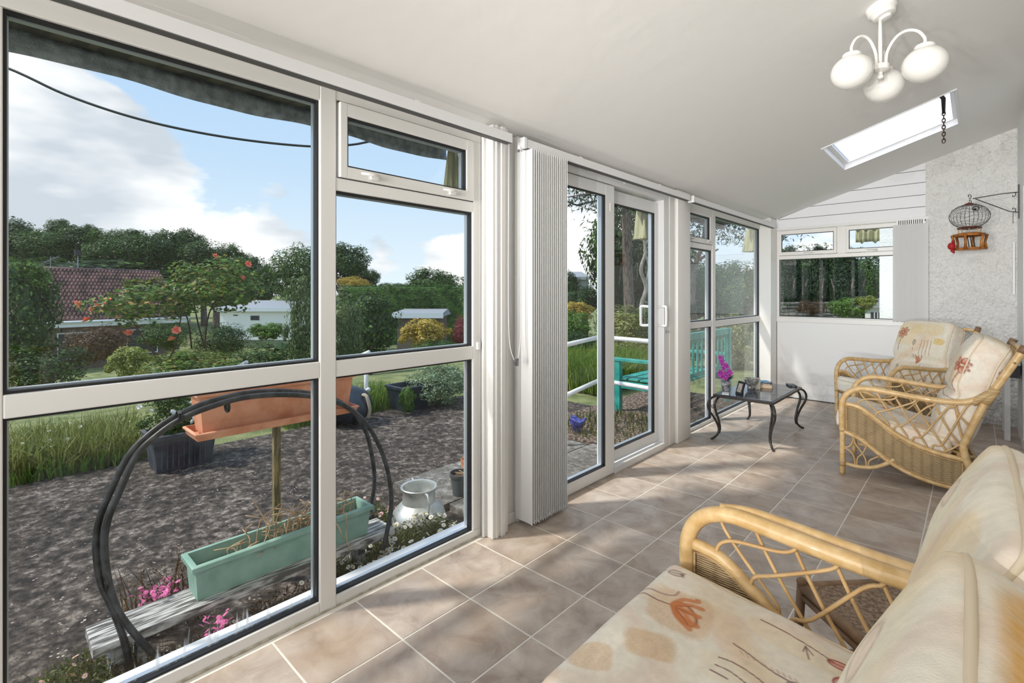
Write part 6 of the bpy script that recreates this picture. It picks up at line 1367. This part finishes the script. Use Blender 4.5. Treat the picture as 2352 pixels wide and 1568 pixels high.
# ---- buildings
def fr(px0, py0, d0, px1, py1, d1): return at(px0, py0, d0), at(px1, py1, d1)
A, B = at(60, 742, 19.5), at(375, 742, 23.5); ux = (B-A); ux.z = 0; Lh = ux.length; ux.normalize(); nr = Vector((-ux.y, ux.x, 0)); 
if nr.dot(Vector((0, 0, 0))-A) < 0: nr = -nr       # towards the viewer
bn = thing('bungalow', 'neighbouring bungalow with dark red tiled roof at the left', 'house', (A.x, A.y, terr(A.x, 0)-.4)); b = Vector(bn.location)
def q3(s, t_, z): return tuple(A+ux*s-nr*t_-b+Vector((0, 0, z-A.z)))
ez = A.z; rzz = 2.35; dep = 3.2
g = G(); cols, rows = 44, 14
for r_ in range(rows):
    f0, f1 = r_/rows, (r_+1)/rows
    for c_ in range(cols):
        s0, s1 = -.3+(Lh+1.4)*c_/cols, -.3+(Lh+1.4)*(c_+1)/cols
        m_ = [(s0, .0), (s0+(s1-s0)*.3, .08), (s0+(s1-s0)*.6, .08), (s0+(s1-s0)*.85, 0), (s1, 0)]
        vs = [q3(s, dep*f0, ez+(rzz-ez)*f0+hh+.085) for s, hh in m_]+[q3(s, dep*f1, ez+(rzz-ez)*f1+hh) for s, hh in m_]
        g.add(vs, [(k, k+1, k+6, k+5) for k in range(4)]+[])
        g.add([vs[k] for k in range(5)]+[q3(s, dep*f0, ez+(rzz-ez)*f0) for s, hh in m_], [(k, k+1, k+6, k+5) for k in range(4)])
o = build('roof_tiles', g, M['roof'], bn); o['kind'] = 'stuff'
g = G(); P = [q3(-.3, -.05, ez-.1), q3(Lh+1.1, -.05, ez-.1), q3(Lh+1.1, dep*2, ez-.1), q3(-.3, dep*2, ez-.1), q3(-.3, dep, rzz-.05), q3(Lh+1.1, dep, rzz-.05)]; g.add(P, [(0, 1, 5, 4), (3, 2, 5, 4), (1, 2, 5), (0, 3, 4), (0, 1, 2, 3)]); build('roof_deck', g, M['roof'], bn)
build('ridge', G().tube([q3(-.3, dep, rzz+.03), q3(Lh+1.1, dep, rzz+.03)], .09, 8), M['roof'], bn, True)
g = G(); vs = [q3(-.3, -.08, ez-.0), q3(Lh+1.1, -.08, ez-.0), q3(Lh+1.1, -.08, ez-.24), q3(-.3, -.08, ez-.24), q3(-.3, .02, ez-.0), q3(Lh+1.1, .02, ez-.0), q3(Lh+1.1, .02, ez-.24), q3(-.3, .02, ez-.24)]; g.add(vs, [(0, 1, 2, 3), (7, 6, 5, 4), (0, 4, 5, 1), (3, 2, 6, 7)]); build('fascia', g, M['fascia'], bn)
build('gutter', G().tube([q3(-.3, -.14, ez-.02), q3(Lh+1.1, -.14, ez-.02)], .05, 8), M['fascia'], bn, True)
g = G(); vs = [q3(0, .25, ez), q3(Lh+.8, .25, ez), q3(Lh+.8, dep*2-.3, ez), q3(0, dep*2-.3, ez)]+[q3(0, .25, ez-2.3), q3(Lh+.8, .25, ez-2.3), q3(Lh+.8, dep*2-.3, ez-2.3), q3(0, dep*2-.3, ez-2.3)]; g.add(vs, [(0, 1, 5, 4), (1, 2, 6, 5), (2, 3, 7, 6), (3, 0, 4, 7)]); build('wall', g, M['greywall'], bn)
for s in (1.0, 3.4): g = G(); g.add([q3(s, .22, ez-.5), q3(s+1.2, .22, ez-.5), q3(s+1.2, .22, ez-1.6), q3(s, .22, ez-1.6)], [(0, 1, 2, 3)]); w_ = build('window', g, M['blackpot'], bn); g = G(); g.tube([q3(s, .2, ez-.5), q3(s+1.2, .2, ez-.5), q3(s+1.2, .2, ez-1.6), q3(s, .2, ez-1.6)], .04, 4, closed=True); build('window_frame', g, M['fascia'], w_)
v = at(179, 612, 24); an = thing('roof_aerial', 'dark pole with a small box above the tiled roof', 'aerial', (v.x, v.y, v.z-.2)); build('pole', G().tube([(0, 0, 0), (0, 0, .75)], .03, 6), M['slate'], an); build('box', G().bbox(-.12, .12, -.12, .12, .7, 1.0, b=.02), M['blackmetal'], an)
v = at(116, 612, 24); an = thing('roof_aerial', 'thin branching television aerial on the ridge at left', 'aerial', (v.x, v.y, v.z-.1)); build('mast', G().tube([(0, 0, 0), (0, 0, .6)], .015, 5), M['slate'], an); g = G(); g.tube([(-.5, -.5, .1), (.3, .3, .62)], .012, 5); [g.tube([(-.4+.1*k, -.4+.1*k+.15, .15+.065*k), (-.4+.1*k, -.4+.1*k-.15, .15+.065*k)], .008, 4) for k in range(7)]; build('aerial_arm', g, M['slate'], an)
def lowhouse(name, label, px0, px1, pyt, pyb, d, dp, roofm, wallm, rh=.25, win=None):
    A, B = at(px0, pyb, d), at(px1, pyb, d); t = thing(name, label, 'building', (A.x, A.y, A.z-.8)); b = Vector(t.location); u = (B-A); L = u.length; u.normalize(); n = Vector((-math.sin(YAW), math.cos(YAW), 0)); h = (pyb-pyt)/FPX*d
    def q(s, e, z): return tuple(A+u*s+n*e-b+Vector((0, 0, z)))
    g = G(); g.add([q(0, 0, -.8), q(L, 0, -.8), q(L, dp, -.8), q(0, dp, -.8), q(0, 0, h), q(L, 0, h), q(L, dp, h), q(0, dp, h)], [(0, 1, 5, 4), (1, 2, 6, 5), (2, 3, 7, 6), (3, 0, 4, 7), (4, 5, 6, 7)]); build('wall', g, M[wallm], t)
    o_ = .12; g = G(); g.add([q(-o_, -o_, h), q(L+o_, -o_, h), q(L+o_, dp, h), q(-o_, dp, h), q(-o_, -o_, h+.10), q(L+o_, -o_, h+.10), q(L+o_*.2, dp, h+rh), q(-o_, dp, h+rh)], [(0, 1, 5, 4), (1, 2, 6, 5), (2, 3, 7, 6), (3, 0, 4, 7), (4, 5, 6, 7), (0, 3, 2, 1)]); build('roof', g, M[roofm], t)
    g = G(); g.add([q(-o_, -o_-.02, h-.05), q(L+o_, -o_-.02, h-.05), q(L+o_, -o_-.02, h+.10), q(-o_, -o_-.02, h+.10), q(-o_, -o_+.01, h-.05), q(L+o_, -o_+.01, h-.05), q(L+o_, -o_+.01, h+.10), q(-o_, -o_+.01, h+.10)], [(0, 1, 2, 3), (7, 6, 5, 4), (0, 4, 5, 1), (3, 2, 6, 7)]); build('fascia', g, M['fascia'], t)
    if win: s0, s1, z0, z1 = win; g = G(); g.add([q(s0, -.02, z0), q(s1, -.02, z0), q(s1, -.02, z1), q(s0, -.02, z1), q(s0, .02, z0), q(s1, .02, z0), q(s1, .02, z1), q(s0, .02, z1)], [(0, 1, 2, 3), (0, 4, 5, 1), (3, 2, 6, 7), (7, 6, 5, 4)]); build('window', g, M['blackpot'], t)
    return t
lowhouse('outbuilding', 'low white flat roofed outbuilding beyond the rose bush', 505, 670, 712, 735, 20, 3, 'slate', 'housewall', .35, (1.25, 1.6, .0, .18))
lowhouse('garden_shed', 'garden shed with pale grey roof below the clipped hedge', 912, 1010, 726, 760, 14, 1.6, 'slate', 'greywall', .16)
lowhouse('distant_house', 'grey distant house beyond the left door pane', 1326, 1352, 640, 690, 26, 3, 'slate', 'housewall', .5)
for k, (px, py, d, rp, hp_, key, m, lb) in enumerate([(1340, 690, 24, 60, 35, 'tree_b', 'dark', 'dark hedgerow behind the left door pane'), (1440, 610, 24, 100, 170, 'tree_a', 'mid', 'deep green tree filling the gap behind the pine'), (1530, 630, 22, 80, 120, 'tree_c', 'mid', 'deep green tree behind the door post'), (1620, 670, 24, 90, 70, 'tree_a', 'dark', 'deep green tree behind the bare branched tree'), (1720, 680, 20, 80, 75, 'tree_c', 'mid', 'leafy tree beyond the far corner of the room'),
        (1830, 650, 24, 90, 80, 'tree_c', 'dark', 'large dark tree closing the view at left of the end window'), (1940, 650, 25, 90, 82, 'tree_a', 'dark', 'large dark tree closing the view at right of the end window')]):
    sh(lb, px, py, d, rp, hp_, key, m, cat='tree', name='backdrop_tree', rz=k, trunk=.2)
# things beyond the end window
sh('wide dark conifer left in the end window', 1815, 668, 17, 60, 92, 'conifer', 'conifer', cat='conifer', name='conifer_tree', rz=.2, trunk=.15)
sh('tall dark conifer in the middle of the end window', 1880, 668, 18, 60, 92, 'conifer', 'conifer', cat='conifer', name='conifer_tree', rz=1.2, trunk=.15)
sh('dark conifer right of centre in the end window', 1945, 668, 17, 60, 92, 'conifer', 'conifer', cat='conifer', name='conifer_tree', rz=2.2, trunk=.15)
sh('dense green backdrop tree at the left of the end window', 1800, 660, 21, 80, 90, 'tree_a', 'dark', cat='tree', name='garden_tree', rz=2.2)
sh('dense green backdrop tree behind the middle of the end window', 1900, 655, 22, 75, 92, 'tree_b', 'dark', cat='tree', name='garden_tree', rz=1.2)
sh('lighter green tree at the right of the end window', 2000, 660, 20, 38, 75, 'tree_c', 'mid', cat='tree', name='garden_tree', rz=.2, trunk=.1)
sh('scrubby brown bush on the stone wall beyond the end window', 1862, 706, 12.4, 36, 19, 'shrub_c', 'brownish', rz=.7)
sh('bright green hedge plant beside the white porch', 1948, 706, 12.3, 44, 24, 'shrub_b', 'bright', rz=.7)
sh('taller lime green plant next to the white porch', 1990, 694, 12.0, 22, 17, 'shrub_a', 'lime', rz=1.7)
A, B = at(1770, 735, 13.2), at(1960, 735, 13.2); sw = thing('dry_stone_wall', 'low dry stone wall beyond the end window', 'stone wall', (A.x, A.y, A.z-.35)); u = (B-A); L = u.length; u.normalize(); n = Vector((-u.y, u.x, 0)); rs = random.Random(9)
for r_ in range(9):
    s = 0
    while s < L:
        w_ = rs.uniform(.14, .50); h_ = .088; c = u*(s+w_/2)+Vector((0, 0, r_*.093+.05)); g = G(); g.bbox(-w_/2+.006, w_/2-.006, -.12, .12, -h_/2+rs.uniform(0, .014), h_/2-rs.uniform(0, .012), b=.016)
        R_ = Matrix.Rotation(math.atan2(u.y, u.x)+rs.uniform(-.03, .03), 3, 'Z'); o = build('stone', g, M['stone'], sw); o.location = c; o.rotation_euler = R_.to_euler(); s += w_
# white house wing and porch
hw = thing('house_wing', 'bright white rendered wing of the house beyond the end window', 'house', (-1.076, 9.5, -.4))
g = G(); g.box(0, 3, 0, 4, 0, 4.2); build('wall', g, M['housewall'], hw); build('plinth', G().box(-.02, 3, -.02, 4, 0, .3), M['slab'], hw)
v = at(2000, 735, 12.6); po = thing('porch', 'small white porch with a shallow gable beside the white wing', 'porch', (v.x, v.y, v.z-.9))
build('wall', G().box(-.12, .5, 0, .8, 0, 1.25), M['housewall'], po); g = G(); g.add([(-.3, -.1, 1.22), (.6, -.1, 1.22), (.35, -.1, 1.55), (-.3, .9, 1.22), (.6, .9, 1.22), (.35, .9, 1.55)], [(0, 1, 2), (5, 4, 3), (0, 2, 5, 3), (1, 4, 5, 2), (0, 3, 4, 1)]); build('roof', g, M['slate'], po); w_ = build('window', G().box(0, .3, -.02, 0, .75, 1.1), M['blackpot'], po); build('window_bars', G().box(.07, .085, -.03, -.02, .75, 1.1).box(.14, .155, -.03, -.02, .75, 1.1).box(.22, .235, -.03, -.02, .75, 1.1), M['rail'], w_)
